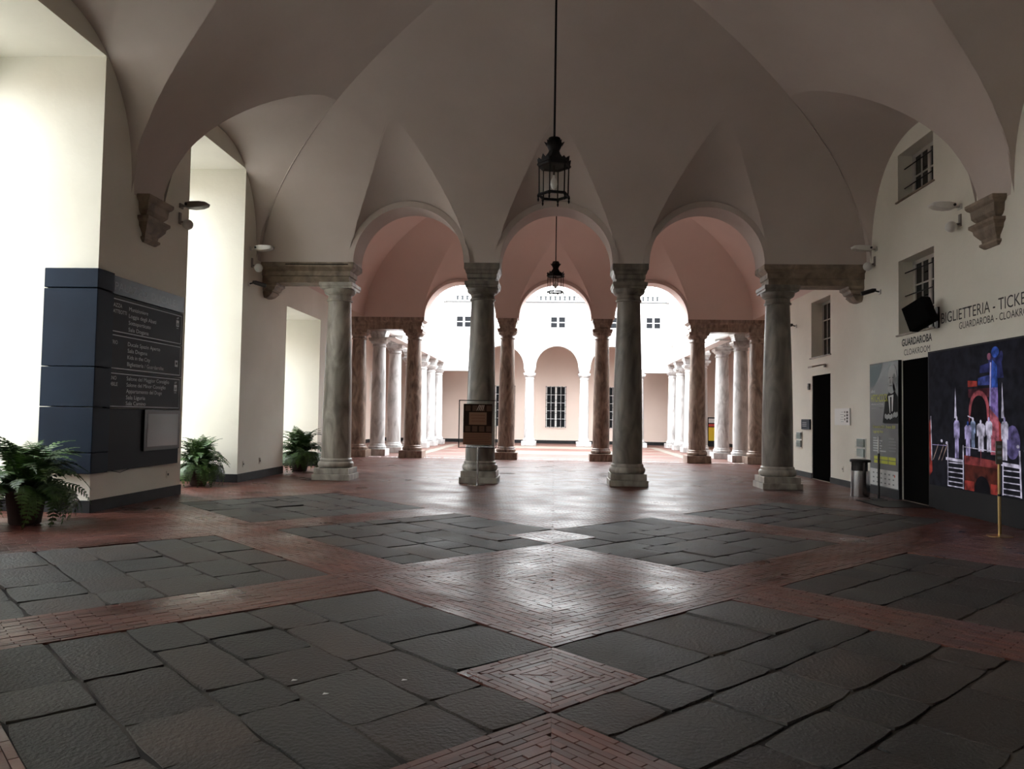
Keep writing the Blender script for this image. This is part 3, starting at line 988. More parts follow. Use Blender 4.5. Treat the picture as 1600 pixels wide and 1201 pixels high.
# barred windows of the loggia
for k, (xc, lb) in enumerate([(0.13, 'tall barred window in the middle of the far loggia wall'), (-3.0, 'tall barred window of the far loggia left of centre'), (3.3, 'tall barred window of the far loggia right of centre')]):
    w = struct(empty('window_%d' % (14 + k), (xc, 47.0, 1.02)), lb)
    hw, hh = 0.56, 2.45
    for s in (-1, 1):
        a, b = sorted((s * 0.04, s * hw))
        for j in range(5):
            for q in range(2):
                aa = a + (b - a) * q / 2 + 0.015; bb = a + (b - a) * (q + 1) / 2 - 0.015
                mb = MB(); mb.box(aa, bb, -0.02, -0.005, hh * j / 5 + 0.015, hh * (j + 1) / 5 - 0.015); mb.build('pane', M['farpane'], w)
    mb = MB(); mb.box(-hw - 0.03, hw + 0.03, -0.004, 0.0, -0.03, hh + 0.03); mb.build('window_frame', M['whiteframe'], w)
    for i in range(6):
        x = -hw - 0.05 + (2 * hw + 0.1) * i / 5
        mb = MB(); mb.tube([(x, -0.13, -0.05), (x, -0.13, hh + 0.05)], 0.014, 5); mb.build('bar', M['iron'], w)
    for i in range(7):
        z = hh * i / 6
        mb = MB(); mb.tube([(-hw - 0.08, -0.13, z), (hw + 0.08, -0.13, z)], 0.012, 5); mb.build('bar', M['iron'], w)
# doors, plaques and boards of the aisles
for k, (x, sg, y0, y1, z0, z1, lb) in enumerate([(-10.5, 1, 38.3, 39.8, 0, 2.7, 'dark doorway in the left aisle'), (10.5, -1, 36.6, 37.8, 0, 3.0, 'dark doorway in the right aisle'), (-10.5, 1, 43.2, 44.0, 2.4, 4.0, 'dark window in the left aisle'), (10.5, -1, 42.6, 43.4, 2.4, 3.6, 'dark window in the right aisle')]):
    d = struct(empty('door_%d' % (4 + k) if z0 == 0 else 'window_%d' % (17 + k), (x, (y0 + y1) / 2, z0)), lb)
    a, b = sorted((0.0, sg * 0.04)); hw = (y1 - y0) / 2
    MB().box(a, b, -hw, hw, 0, z1 - z0).build('door_leaf' if z0 == 0 else 'pane', M['matt'], d)
    mb = MB(); a, b = sorted((0.0, sg * 0.08))
    for y in (-hw - 0.08, hw): mb.box(a, b, y, y + 0.08, 0, z1 - z0)
    mb.box(a, b, -hw - 0.08, hw + 0.08, z1 - z0, z1 - z0 + 0.08); mb.build('door_frame' if z0 == 0 else 'window_frame', M['whiteframe'], d)
for k, z in enumerate((1.0, 1.65, 2.3)):
    b = empty('wall_plaque', (-10.46, 43.0 - 1.2, z)); MB().box(0, 0.03, -0.3, 0.3, 0, 0.5).build('panel', M['plaque'], b)
    MB().box(0.03, 0.034, -0.22, 0.22, 0.08, 0.42).build('printed_sheet', M['paper'], b)
    tag(b, 'small framed notice on the left aisle wall, %s of three' % ('lowest', 'middle', 'topmost')[k], 'notice', 'aisle notices')
b = empty('display_board', (9.72, 46.6, 0)); yel = mk('yellow_print', (0.75, 0.52, 0.03, 1), None, rough=0.5); red = mk('red_print', (0.55, 0.06, 0.04, 1), None, rough=0.5)
MB().box(-0.45, 0.45, -0.06, 0.06, 0.0, 1.75).build('board', M['charcoal'], b)
MB().box(-0.42, 0.42, -0.07, -0.061, 0.35, 1.15).build('yellow_panel', yel, b)
MB().box(-0.42, 0.42, -0.07, -0.061, 1.2, 1.35).build('red_panel', red, b); MB().box(-0.42, 0.42, -0.07, -0.061, 1.42, 1.68).build('white_panel', M['plaque'], b)
tag(b, 'yellow and red display board at the far end of the right aisle', 'board')

# courtyard and passage floor
mb = MB(); mb.quad((-10.5, YI - 0.3, 0), (10.5, YI - 0.3, 0), (10.5, 47, 0), (-10.5, 47, 0))
cf = struct(mb.build('floor_courtyard', M['brickcourt'], recalc=False), 'red and pale paving of the courtyard')
for x in (-5.5, -2.6, 2.6, 5.5):
    MB().box(x - 0.22, x + 0.22, YI + 0.2, 43.0, -0.01, 0.006).build('paving_strip', M['pavestone'], cf)
for y in (30.2, 33.2, 36.2, 39.2, 42.2):
    MB().box(-6.0, 6.0, y - 0.2, y + 0.2, -0.012, 0.004).build('paving_strip', M['pavestone'], cf)
for x0, x1 in ((-2.38, 2.38),):
    for k in range(4): MB().box(x0 + 0.3, x1 - 0.3, 30.6 + 3 * k, 32.8 + 3 * k, -0.012, 0.003).build('paving_panel', M['pavestone'] if k % 2 else M['brickcourt'], cf)


# ------------------------------------------------------------------ hall floor
mb = MB()
mb.quad((XO, YB, -0.016), (XR + 0.3, YB, -0.016), (XR + 0.3, YI - 0.3, -0.016), (XO, YI - 0.3, -0.016))
floor = struct(mb.build('floor', M['grout'], recalc=False), 'hall floor of slate slabs framed by red brick')
mb = MB()
for a, b in ((-10.5, XL - 0.05), (XR, 10.5)): mb.quad((a, 25.6, -0.003), (b, 25.6, -0.003), (b, YI - 0.3, -0.003), (a, YI - 0.3, -0.003))
struct(mb.build('floor_passage', M['brickfar'], recalc=False), 'red brick floor of the courtyard aisles')

# lattice turned by 45 degrees: u = X + Y, v = Y - X (mirrored on the right half)
A0, B0, PER, FLD, BND = 1.02, 4.23, 5.58, 4.39, 1.19


def uv2xy(u, v, sg):
    # v >= u means away from the axis; sg = -1 left half, +1 right half
    return (sg * (v - u) / 2, (u + v) / 2)


def clip2(poly, inside):
    """inside: list of half planes (a, b, c) with a*x + b*y + c >= 0"""
    for a, b, c in inside:
        out = []
        n = len(poly)
        for i in range(n):
            p, q = poly[i], poly[(i + 1) % n]
            gp, gq = a * p[0] + b * p[1] + c, a * q[0] + b * q[1] + c
            if gp >= 0: out.append(p)
            if (gp >= 0) != (gq >= 0):
                t = gp / (gp - gq); out.append((p[0] + (q[0] - p[0]) * t, p[1] + (q[1] - p[1]) * t))
        poly = out
        if len(poly) < 3: return []
    return poly


def area(poly):
    return abs(sum(p[0] * q[1] - q[0] * p[1] for p, q in zip(poly, poly[1:] + poly[:1]))) / 2


BR = []       # brick outlines in x, y


def fill(u0, u1, v0, v1, along, sg, extra=(), ymax=28.98):
    """bricks in a lattice rectangle; along = 'u' or 'v' is the direction the bricks run. extra: half planes in (u, v)"""
    bw, bl, g = 0.048 / S2, 0.24 / S2, 0.0045 / S2     # in lattice units (1 unit = S2 metres)
    if along == 'u': a0, a1, c0, c1 = u0, u1, v0, v1
    else: a0, a1, c0, c1 = v0, v1, u0, u1
    nrow = max(1, round((c1 - c0) / bw)); bw = (c1 - c0) / nrow
    for r_ in range(nrow):
        c = c0 + r_ * bw
        a = a0 - bl * (0.5 if r_ % 2 else 0.0) - bl * 0.12 * rnd.random()
        while a < a1:
            e = a + bl
            p0, p1 = max(a, a0) + g / 2, min(e, a1) - g / 2
            a = e
            if p1 - p0 < 0.03: continue
            rect = [(p0, c + g / 2), (p1, c + g / 2), (p1, c + bw - g / 2), (p0, c + bw - g / 2)]
            if along == 'v': rect = [(q[1], q[0]) for q in rect]
            cu, cv = rect[0]
            yy = (cu + cv) / 2; xx = sg * (cv - cu) / 2
            if yy < 2.6 or yy > ymax + 0.2 or abs(xx) > 9.2 or (yy > 25.7 and abs(xx) > 7.4): continue
            if extra: rect = clip2(rect, extra)
            if not rect: continue
            xy = [uv2xy(q[0], q[1], sg) for q in rect]
            hp = [(0, -1, ymax), (1, 0, -(XO)), (-1, 0, XR), (0, 1, -2.6)]
            xy = clip2(xy, hp)
            if xy and area(xy) > 0.0006: BR.append(xy)


SL = []       # slate slabs


def slate(u0, u1, v0, v1, sg, notch, seed, rows):
    r_ = random.Random(seed)
    tot = sum(rows); u = u1
    for k, w in enumerate(rows):
        w = w / tot * (u1 - u0)
        if k == 0 and notch: w = BND
        elif notch: w = rows[k] / (tot - rows[0]) * (u1 - u0 - BND)
        a, b = u - w, u; u = a
        v = v0 + (BND if (k == 0 and notch) else 0)
        cuts = [v]
        while True:
            step = r_.uniform(0.62, 1.45)
            if cuts[-1] + step > v1 - 0.45: break
            cuts.append(cuts[-1] + step)
        cuts.append(v1)
        for c, d in zip(cuts, cuts[1:]):
            SL.append((a, b, c, d, sg))


def diamond(lo, hi, sg, half=True):
    m = (lo + hi) / 2
    s = lo + hi
    near = [(1, 1, -s)]           # u+v >= s : far half
    ax = [(-1, 1, 0)]             # v >= u : this half of the axis
    fill(lo, hi, lo, hi, 'v', sg, ax + [(-1, -1, s)])   # near half, courses parallel to u = const
    fill(lo, hi, lo, hi, 'u', sg, ax + near)            # far half


for sg in (-1, 1):
    for lo, hi in ((-0.16, 4.23), (4.23, 5.42), (5.42, 9.81), (9.81, 11.0), (11.0, 15.39), (15.39, 16.58), (16.58, 20.97), (20.97, 22.16), (22.16, 26.55), (26.55, 27.74), (27.74, 32.13)):
        diamond(lo, hi, sg)
    # bands
    fill(-6.0, 5.42, 8.62, 9.81, 'u', sg)
    fill(5.42, 6.60, 9.81, 22.0, 'v', sg)
    fill(-6.0, 5.42, 14.20, 15.39, 'u', sg)
    fill(6.60, 11.0, 14.20, 15.39, 'u', sg)
    fill(-0.16, 1.02, 4.23, 8.62, 'v', sg)
    fill(-0.16, 1.02, 9.81, 14.20, 'v', sg)
    # plain brick areas by the walls and under the arcade
    fill(-6.0, 5.42, 15.39, 23.0, 'u', sg)
    fill(-6.0, -0.16, 9.81, 14.20, 'u', sg)
    fill(6.60, 11.0, 19.80, 32.0, 'v', sg)
    fill(11.0, 15.39, 15.39, 34.0, 'u', sg)
    fill(15.39, 16.58, 16.58, 36.0, 'v', sg)
    fill(16.58, 20.97, 20.97, 38.0, 'u', sg)
    fill(20.97, 22.16, 22.16, 38.0, 'v', sg)
    fill(22.16, 26.55, 26.55, 40.0, 'u', sg)
    fill(26.55, 27.74, 27.74, 40.0, 'v', sg)
    fill(27.74, 32.13, 32.13, 42.0, 'u', sg)
    # slate fields
    slate(1.02, 5.42, 4.23, 8.62, sg, True, 11 + sg, [0.84, 0.42, 0.52, 0.40, 0.50, 0.46])
    slate(1.02, 5.42, 9.81, 14.20, sg, False, 21 + sg, [0.46, 0.50, 0.60, 0.46, 0.56, 0.50])
    slate(6.60, 11.0, 9.81, 14.20, sg, True, 31 + sg, [0.84, 0.44, 0.46, 0.42, 0.5, 0.44])
    slate(6.60, 11.0, 15.39, 19.80, sg, False, 41 + sg, [0.5, 0.52, 0.45, 0.56, 0.5, 0.55])

mb = MB()
cands = []
for poly in BR:
    # make counter-clockwise
    if sum(p[0] * q[1] - q[0] * p[1] for p, q in zip(poly, poly[1:] + poly[:1])) < 0: poly = poly[::-1]
    cx = sum(p[0] for p in poly) / len(poly); cy = sum(p[1] for p in poly) / len(poly)
    vis = cy > 3.35 and abs(cx) < 0.68 * cy
    cands.append((area(poly) / (cy * cy * cy) if vis else 0, cx, cy, poly))
cands.sort(key=lambda c: -c[0])
for k, (sc_, cx, cy, poly) in enumerate(cands):
    jz = 1.0 if cy < 12 else 0.3
    z = jz * rnd.uniform(-0.002, 0.0015); tx, ty = jz * rnd.gauss(0, 0.006), jz * rnd.gauss(0, 0.006)
    n = len(poly); e = 0.0022
    top = []
    for p in poly:
        dx, dy = p[0] - cx, p[1] - cy; l = math.hypot(dx, dy) or 1
        top.append((p[0] - dx / l * e, p[1] - dy / l * e, z + dx * tx + dy * ty))
    vs = [(p[0], p[1], -0.016) for p in poly] + [(p[0], p[1], t_[2] - 0.002) for p, t_ in zip(poly, top)] + top
    fs = [tuple(range(2 * n, 3 * n))]
    for i in range(n):
        j = (i + 1) % n
        fs.append((i, j, n + j, n + i)); fs.append((n + i, n + j, 2 * n + j, 2 * n + i))
    if k < 300:
        MB().add(vs, fs).build('brick', M['brick'], floor, recalc=False)
    else:
        mb.add(vs, fs)
o = mb.build('brick_paving', M['brick'], floor, recalc=False); o['kind'] = 'stuff'

srt = random.Random(5)
for a, b, c, d, sg in SL:
    xy = [uv2xy(a, c, sg), uv2xy(b, c, sg), uv2xy(b, d, sg), uv2xy(a, d, sg)]
    cy = sum(p[1] for p in xy) / 4; cx = sum(p[0] for p in xy) / 4
    if cy < 2.9 or max(p[0] for p in xy) > XR or min(p[0] for p in xy) < XL - 0.2: continue
    if cy < 4.2 and abs(cx) > 0.75 * cy + 1.0: continue
    g = 0.015
    N_ = 5
    z0 = srt.uniform(-0.004, 0.004)
    tx, ty = srt.gauss(0, 0.006), srt.gauss(0, 0.006)
    jit = {}
    def P(i, j):
        s, t_ = i / N_, j / N_
        uu = a + g + (b - a - 2 * g) * s; vv = c + g + (d - c - 2 * g) * t_
        edge = i in (0, N_) or j in (0, N_)
        corner = i in (0, N_) and j in (0, N_)
        if corner: uu += (0.5 - s) * 0.035; vv += (0.5 - t_) * 0.035
        if edge:
            uu += srt.uniform(-0.009, 0.009); vv += srt.uniform(-0.009, 0.009)
        x, y = uv2xy(uu, vv, sg)
        z = z0 + tx * (x - cx) + ty * (y - cy) + srt.uniform(-0.0022, 0.0022) - (0.003 if edge else 0)
        return (x, y, z)
    vs = [P(i, j) for i in range(N_ + 1) for j in range(N_ + 1)]
    fs = []
    for i in range(N_):
        for j in range(N_):
            q = i * (N_ + 1) + j
            fs.append((q, q + N_ + 1, q + N_ + 2, q + 1))
    ring = [i * (N_ + 1) for i in range(N_ + 1)] + [N_ * (N_ + 1) + j for j in range(1, N_ + 1)] + [i * (N_ + 1) + N_ for i in range(N_ - 1, -1, -1)] + [j for j in range(N_ - 1, 0, -1)]
    base = len(vs)
    cxx, cyy = cx, cy
    for q in ring:
        p = vs[q]; vs.append((p[0] + (p[0] - cxx) * 0.008, p[1] + (p[1] - cyy) * 0.008, -0.014))
    for i in range(len(ring)):
        j = (i + 1) % len(ring)
        fs.append((ring[i], base + i, base + j, ring[j]))
    ob = MB().add(vs, fs).build('slab', M['slate2'] if srt.random() < 0.4 else M['slate'], floor, recalc=True, smooth=True, autosmooth=35)


# ------------------------------------------------------------------ information board on the left pier
def poly_wall(pts, x, th, sg, mat, name, parent):
    """flat shape on a side wall: pts are (y, z) in world space; it stands th proud of plane x towards sg"""
    n = len(pts)
    a = (0, 0, 0)
    mb = MB(); mb.prism(pts, lambda y, z, d: (d, y, z), x, x + sg * th)
    return mb.build(name, mat, parent)


ib = empty('information_board', (XL, 13.0, 0.0))
tag(ib, 'navy blue information board listing rooms, wrapped around the left pier', 'sign board')
ZB = [(0.62, 0.935), (0.945, 1.64), (1.65, 2.265), (2.275, 3.485), (3.50, 3.80)]
for z0, z1 in ZB:
    L = [(-7.94, 11.39), (-7.075, 11.39), (-7.075, 11.84), (XL + 0.003, 11.84), (XL + 0.003, 11.597), (-7.94, 11.597)]
    mb = MB(); mb.prism([(x - XL, y - 13.0) for x, y in L], lambda a, b, d: (a, b, d), z0, z1)
    bevel(mb.build('corner_block', M['blue'], ib), 0.008, 1)
PX = 0.075   # sign face above the wall
def pan(nm, y0, y1, z0, z1, x1, mat, parent=None):
    mb = MB(); mb.box(0.004, x1, y0 - 13.0, y1 - 13.0, z0, z1)
    return mb.build(nm, mat, parent or ib)
pan('header_panel', 11.845, 14.27, 3.49, 3.785, PX, M['header'])
def outline(y0, y1, z0, z1, parent, w=0.014):
    mb = MB()
    for a, b in ((z0, z0 + w), (z1 - w, z1)): mb.box(PX, PX + 0.003, y0 - 13, y1 - 13, a, b)
    mb.box(PX, PX + 0.003, y1 - w * 0.7 - 13, y1 - 13, z0, z1)
    return mb.build('border_line', M['signline'], parent)
def sign_text(s, y, z, cap, w, parent, mat=None):
    return lettering(s, (PX + 0.003, y - 13.0, z), (0, 1, 0), (0, 0, 1), cap, w, mat or M['signline'], parent)
hd = ib.children[-1]
sign_text('PALAZZO', 11.95, 3.56, 0.13, 1.0, hd, M['signdim'])
sign_text('DUCALE', 13.08, 3.56, 0.13, 0.85, hd, mk('washed_out_letters', (0.045, 0.065, 0.095, 1), None, rough=0.4))  # low-contrast colour paints the reflection that washes out this word
def icon(y, z, parent, lift=True):
    mb = MB()
    if lift:
        mb.box(PX, PX + 0.003, y - 13 - 0.05, y - 13 + 0.05, z - 0.10, z + 0.02)
        for k, up in ((-0.022, 1), (0.022, -1)):
            mb.add([(PX + 0.002, y - 13 + k - 0.018, z + 0.06 - up * 0.02), (PX + 0.002, y - 13 + k + 0.018, z + 0.06 - up * 0.02), (PX + 0.002, y - 13 + k, z + 0.06 + up * 0.025)], [(0, 1, 2)])
        mb.box(PX, PX + 0.003, y - 13 - 0.035, y - 13 + 0.035, z - 0.135, z - 0.125)
    else:
        mb.box(PX, PX + 0.003, y - 13 - 0.055, y - 13 + 0.055, z - 0.06, z + 0.06)
    o = mb.build('pictogram', M['signline'], parent)
    mb = MB()
    for k in ((-0.02, 0.02) if lift else (0.0,)): mb.box(PX + 0.003, PX + 0.005, y - 13 + k - (0.009 if lift else 0.025), y - 13 + k + (0.009 if lift else 0.03), z - (0.085 if lift else 0.02), z - (0.03 if lift else -0.025))
    mb.build('pictogram_figure', M['navydark'], parent)
PAN = [((2.86, 3.47), (2.88, 3.42), [('PIAZZA', 3.285, 11.86, .31), ('MATTEOTTI', 3.185, 11.86, .45)], [('Munizioniere', 3.27, .60), ('Loggia degli Abati', 3.155, .88), ('Sottoporticato', 3.04, .70), ('Sala Dogana', 2.925, .64)], True),
       ((2.25, 2.85), (2.28, 2.83), [('ATRIO', 2.68, 11.83, .25)], [('Ducale Spazio Aperto', 2.68, 1.05), ('Sala Dogana', 2.57, .62), ('Kids in the City', 2.46, .72), ('Biglietteria / Guardaroba', 2.345, 1.19)], False),
       ((1.64, 2.24), (1.66, 2.21), [('PIANO', 2.10, 11.81, .27), ('NOBILE', 2.00, 11.79, .33)], [('Salone del Maggior Consiglio', 2.105, 1.41), ('Salone del Minor Consiglio', 2.00, 1.29), ('Appartamento del Doge', 1.895, 1.16), ('Sala Liguria', 1.79, .60), ('Sala Camino', 1.69, .62)], True)]
for (z0, z1), (o0, o1), left, lines, lift in PAN:
    p = pan('directory_panel', 11.845, 14.25, z0, z1, PX, M['navydark'])
    outline(11.85, 14.19, o0, o1, p)
    for s, z, y, w in left: sign_text(s, y, z, 0.062, w, p)
    for s, z, w in lines: sign_text(s, 12.38, z, 0.066, w, p)
    icon(14.04, o0 + (0.42 if lift else 0.22), p, lift)
pan('lower_panel', 11.845, 14.26, 0.62, 1.63, PX - 0.02, M['navydark'])
sf = pan('screen_frame', 12.98, 14.24, 0.90, 1.62, PX + 0.012, M['black'])
scr = pan('screen', 13.07, 14.16, 0.97, 1.55, PX + 0.015, M['screenglass'], sf)
mb = MB(); mb.tube([(0.03, 12.1 - 13, 0.62), (0.04, 12.35 - 13, 0.575), (0.03, 12.7 - 13, 0.63)], 0.006, 5); mb.build('cable', M['black'], ib)

# small wall sockets and junction marks
for x, y, z, sg, lb in [(XL, 14.0, 0.42, 1, 'small socket plate low on the pier with the information board'), (XL, 17.5, 0.40, 1, 'small socket plate low on the second left pier, nearer one'), (XL, 18.5, 0.42, 1, 'small socket plate low on the second left pier, farther one'), (XR, 19.7, 0.42, -1, 'small socket plate low on the right wall by the black doorway')]:
    r_ = empty('socket_plate', (x, y, z)); a, b = sorted((0, sg * 0.012))
    bevel(MB().box(a, b, -0.05, 0.05, -0.07, 0.07).build('plate', M['plaster'], r_), 0.004, 1)
    a, b = sorted((sg * 0.012, sg * 0.016)); MB().box(a, b, -0.02, 0.02, -0.02, 0.02).build('socket', M['ink'], r_)
    tag(r_, lb, 'socket')


# ------------------------------------------------------------------ wall lamps, cameras, loudspeaker
def wall_lamp(x, y, z, sg, label, dark=False):
    r_ = empty('wall_lamp', (x, y, z))
    mat = M['lampgrey'] if dark else M['lampwhite']
    MB().box(*sorted((0, sg * 0.03)), -0.06, 0.06, -0.06, 0.03).build('mounting_plate', mat, r_)
    MB().tube([(0, 0, -0.02), (sg * 0.16, 0, -0.01)], 0.022, 8).build('arm', mat, r_)
    prof = [(0.10, 0.06, -0.035, 0.02), (0.14, 0.13, -0.055, 0.035), (0.26, 0.16, -0.065, 0.045), (0.42, 0.155, -0.05, 0.05), (0.52, 0.12, -0.02, 0.045), (0.55, 0.07, 0.0, 0.035)]
    mb = MB(); vs, fs = [], []
    for d, hw, z0, z1 in prof:
        vs += [(sg * d, -hw, z1), (sg * d, hw, z1), (sg * d, hw * 0.7, z0), (sg * d, -hw * 0.7, z0)]
    for j in range(len(prof) - 1):
        for i in range(4): fs.append((j * 4 + i, j * 4 + (i + 1) % 4, j * 4 + 4 + (i + 1) % 4, j * 4 + 4 + i))
    fs += [(0, 1, 2, 3), tuple(len(vs) - 4 + i for i in range(4))]
    bevel(mb.add(vs, fs).build('housing', mat, r_, smooth=True, autosmooth=50), 0.01, 2)
    MB().sphere((sg * 0.17, -0.14, -0.01), 0.026, 10, 6).build('knob', M['black'], r_, smooth=True)
    tag(r_, label, 'lamp', 'uplighter wall lamps')


def globe_lamp(x, y, z, sg, label):
    r_ = empty('globe_lamp', (x, y, z))
    MB().box(*sorted((0, sg * 0.025)), -0.035, 0.035, -0.02, 0.20).build('mounting_plate', M['lampgrey'], r_)
    MB().tube([(sg * 0.02, 0, 0.03), (sg * 0.07, 0, 0.02), (sg * 0.10, 0, 0.0)], 0.02, 8).build('arm', M['lampgrey'], r_)
    MB().sphere((sg * 0.17, 0, -0.03), 0.10, 16, 10).build('globe', M['globe'], r_, smooth=True)
    tag(r_, label, 'lamp', 'small globe lamps')


wall_lamp(XL, 14.15, 5.55, 1, 'grey uplighter lamp on the pier right of the left stone corbel', True)
globe_lamp(XL, 14.12, 5.20, 1, 'small globe lamp below the left grey uplighter')
wall_lamp(XL, 17.55, 5.48, 1, 'white uplighter lamp on the second left pier above the lintel')
globe_lamp(XL, 17.64, 5.06, 1, 'small globe lamp on the second left pier beside the lintel')
wall_lamp(XR, 14.05, 5.52, -1, 'white uplighter lamp on the right wall left of the stone corbel')
globe_lamp(XR, 14.05, 5.17, -1, 'small globe lamp on the right wall left of the stone corbel')
wall_lamp(XR, 17.65, 5.55, -1, 'white uplighter lamp on the right wall above the lintel end')
globe_lamp(XR, 17.72, 5.18, -1, 'small globe lamp on the right wall beside the lintel end')


def security_camera(x, y, z, sg, label):
    r_ = empty('security_camera', (x, y, z))
    MB().box(*sorted((0, sg * 0.03)), -0.05, 0.05, -0.05, 0.05).build('mounting_plate', M['lampwhite'], r_)
    MB().tube([(0.0, 0, 0), (sg * 0.14, 0, 0.03)], 0.018, 8).build('arm', M['black'], r_)
    MB().tube([(sg * 0.10, -0.02, 0.05), (sg * 0.16, 0.0, 0.035), (sg * 0.38, 0.05, -0.03), (sg * 0.40, 0.055, -0.035)], [0.03, 0.05, 0.05, 0.04], 12).build('camera_body', M['black'], r_, smooth=True, autosmooth=40)
    tag(r_, label, 'camera', 'black security cameras')


security_camera(XL, 17.50, 4.62, 1, 'black security camera by the left lintel bracket')
security_camera(XR, 17.45, 4.52, -1, 'black security camera by the right lintel bracket')
security_camera(XR, 23.4, 4.46, -1, 'small black camera on the right wall beyond the columns')
r_ = empty('flat_lamp', (XR, 20.9, 3.10))
MB().box(-0.05, 0, -0.04, 0.04, -0.04, 0.04).build('mounting_plate', M['lampgrey'], r_)
mb = MB(); mb.add([(-0.04, 0.12, 0.05), (-0.04, -0.12, 0.05), (-0.42, -0.16, -0.02), (-0.42, 0.16, -0.02), (-0.04, 0.12, 0.02), (-0.04, -0.12, 0.02), (-0.42, -0.16, -0.07), (-0.42, 0.16, -0.07)],
       [(0, 1, 2, 3), (7, 6, 5, 4), (0, 4, 5, 1), (1, 5, 6, 2), (2, 6, 7, 3), (3, 7, 4, 0)]).build('housing', M['stone'], r_)
tag(r_, 'flat brown lamp projecting above the black doorway', 'lamp')

sp = empty('loudspeaker', (6.90, 14.82, 3.66))
mb = MB(); mb.box(-0.11, 0.11, -0.25, 0.25, -0.25, 0.25)
mb.v = [tuple(Matrix.Rotation(math.radians(25), 4, 'Z') @ Matrix.Rotation(math.radians(-22), 4, 'X') @ Vector(v)) for v in mb.v]
bevel(mb.build('cabinet', M['matt'], sp), 0.015, 2)
mb = MB(); mb.box(-0.122, -0.112, -0.22, 0.22, -0.22, 0.22)
mb.v = [tuple(Matrix.Rotation(math.radians(25), 4, 'Z') @ Matrix.Rotation(math.radians(-22), 4, 'X') @ Vector(v)) for v in mb.v]
mb.build('grille', M['matt'], sp)
MB().tube([(0.1, -0.02, 0.0), (0.25, 0.02, 0.0), (0.36, 0.06, 0.0)], 0.025, 8).build('bracket_arm', M['black'], sp)
MB().box(0.335, 0.368, 0.01, 0.11, -0.25, 0.15).build('bracket_plate', M['black'], sp)
tag(sp, 'tilted black loudspeaker on the right wall above the cloakroom sign', 'loudspeaker')


# ------------------------------------------------------------------ lettering on the right wall
XT = XR - 0.004
def wall_text(s, y, z, cap, w, label, mat=None, off=0.0):
    o = lettering(s, (0, 0, 0), (0, -1, 0), (0, 0, 1), cap, w, mat or M['ink'], None, 'wall_lettering', off)
    root = empty('wall_lettering', (XT, y, z))
    split_letters(o, root)
    tag(root, label, 'lettering')
wall_text('BIGLIETTERIA - TICKETS', 14.76, 3.475, 0.20, 2.86, 'large thin grey lettering BIGLIETTERIA - TICKETS on the right wall')
wall_text('GUARDAROBA - CLOAKROOM', 14.13, 3.30, 0.125, 2.26, 'thin grey lettering GUARDAROBA - CLOAKROOM above the lit screen')
wall_text('GUARDAROBA', 16.40, 3.20, 0.145, 1.28, 'bold grey lettering GUARDAROBA above the black curtain', off=0.03)
wall_text('CLOAKROOM', 16.30, 3.00, 0.125, 1.10, 'grey lettering CLOAKROOM just above the black curtain')


# ------------------------------------------------------------------ exhibition poster
def flat_shape(pts, x, mat, name, parent, oy):
    mb = MB(); mb.add([(x, y - oy, z) for y, z in pts], [tuple(range(len(pts)))])
    return mb.build(name, mat, parent, recalc=False)


def ell(cy, cz, ry, rz, n=20, a0=0, a1=2 * math.pi):
    return [(cy + ry * math.cos(a0 + (a1 - a0) * i / n), cz + rz * math.sin(a0 + (a1 - a0) * i / n)) for i in range(n + (0 if abs(a1 - a0 - 2 * math.pi) < 1e-6 else 1))]


def flat(name, c, r=0.8): return mk(name, c, None, rough=r, spec=0.12)


po = empty('exhibition_poster', (XR, 17.05, 0))
tag(po, 'tall dark poster with yellow lettering and a man in a suit', 'poster')
MB().box(-0.07, -0.002, 16.42 - 17.05, 17.87 - 17.05, 0.0, 2.92).build('backing_panel', M['charcoal'], po)
pm = bpy.data.materials.new('poster_backdrop'); pm.use_nodes = True
_n, _l = pm.node_tree.nodes, pm.node_tree.links
_tc = _n.new('ShaderNodeTexCoord'); _nz = _n.new('ShaderNodeTexNoise'); _nz.inputs['Scale'].default_value = 0.9; _nz.inputs['Detail'].default_value = 2
_rp = _n.new('ShaderNodeValToRGB'); _rp.color_ramp.elements[0].position = 0.3; _rp.color_ramp.elements[0].color = (0.022, 0.026, 0.028, 1); _rp.color_ramp.elements[1].position = 0.75; _rp.color_ramp.elements[1].color = (0.10, 0.12, 0.125, 1)
_l.new(_tc.outputs['Object'], _nz.inputs['Vector']); _l.new(_nz.outputs['Fac'], _rp.inputs['Fac']); _l.new(_rp.outputs['Color'], _n['Principled BSDF'].inputs['Base Color'])
px = -0.073
pp = flat_shape([(17.86, 0.19), (16.43, 0.19), (16.43, 2.91), (17.86, 2.91)], px, pm, 'printed_sheet', po, 17.05)
gl, gm_, gd, wt, ylw = flat('print_light_grey', (0.42, 0.44, 0.44, 1)), flat('print_mid_grey', (0.20, 0.21, 0.21, 1)), flat('print_dark', (0.010, 0.011, 0.012, 1)), flat('print_white', (0.66, 0.67, 0.66, 1)), flat('print_yellow', (0.50, 0.52, 0.08, 1))
def ps(pts, mat, k, nm='portrait_print'): return flat_shape(pts, px - 0.002 - 0.0015 * k, mat, nm, po, 17.05)
ps([(17.84, 2.89), (17.84, 2.35), (17.55, 2.45), (17.30, 2.70), (17.20, 2.89)], flat('print_hazy_blue_grey', (0.16, 0.20, 0.21, 1)), 0)
ps([(17.05, 2.12), (17.18, 1.60), (17.1, 1.58), (16.44, 1.58), (16.44, 2.15), (16.60, 2.28), (16.85, 2.26)], gd, 0)
ps(ell(16.70, 2.56, 0.215, 0.29), gl, 1)
ps(ell(16.74, 2.34, 0.17, 0.12), gl, 2)
ps(ell(16.49, 2.50, 0.035, 0.07, 10), gm_, 2)
ps(ell(16.60, 2.45, 0.09, 0.20, 14), gm_, 2)
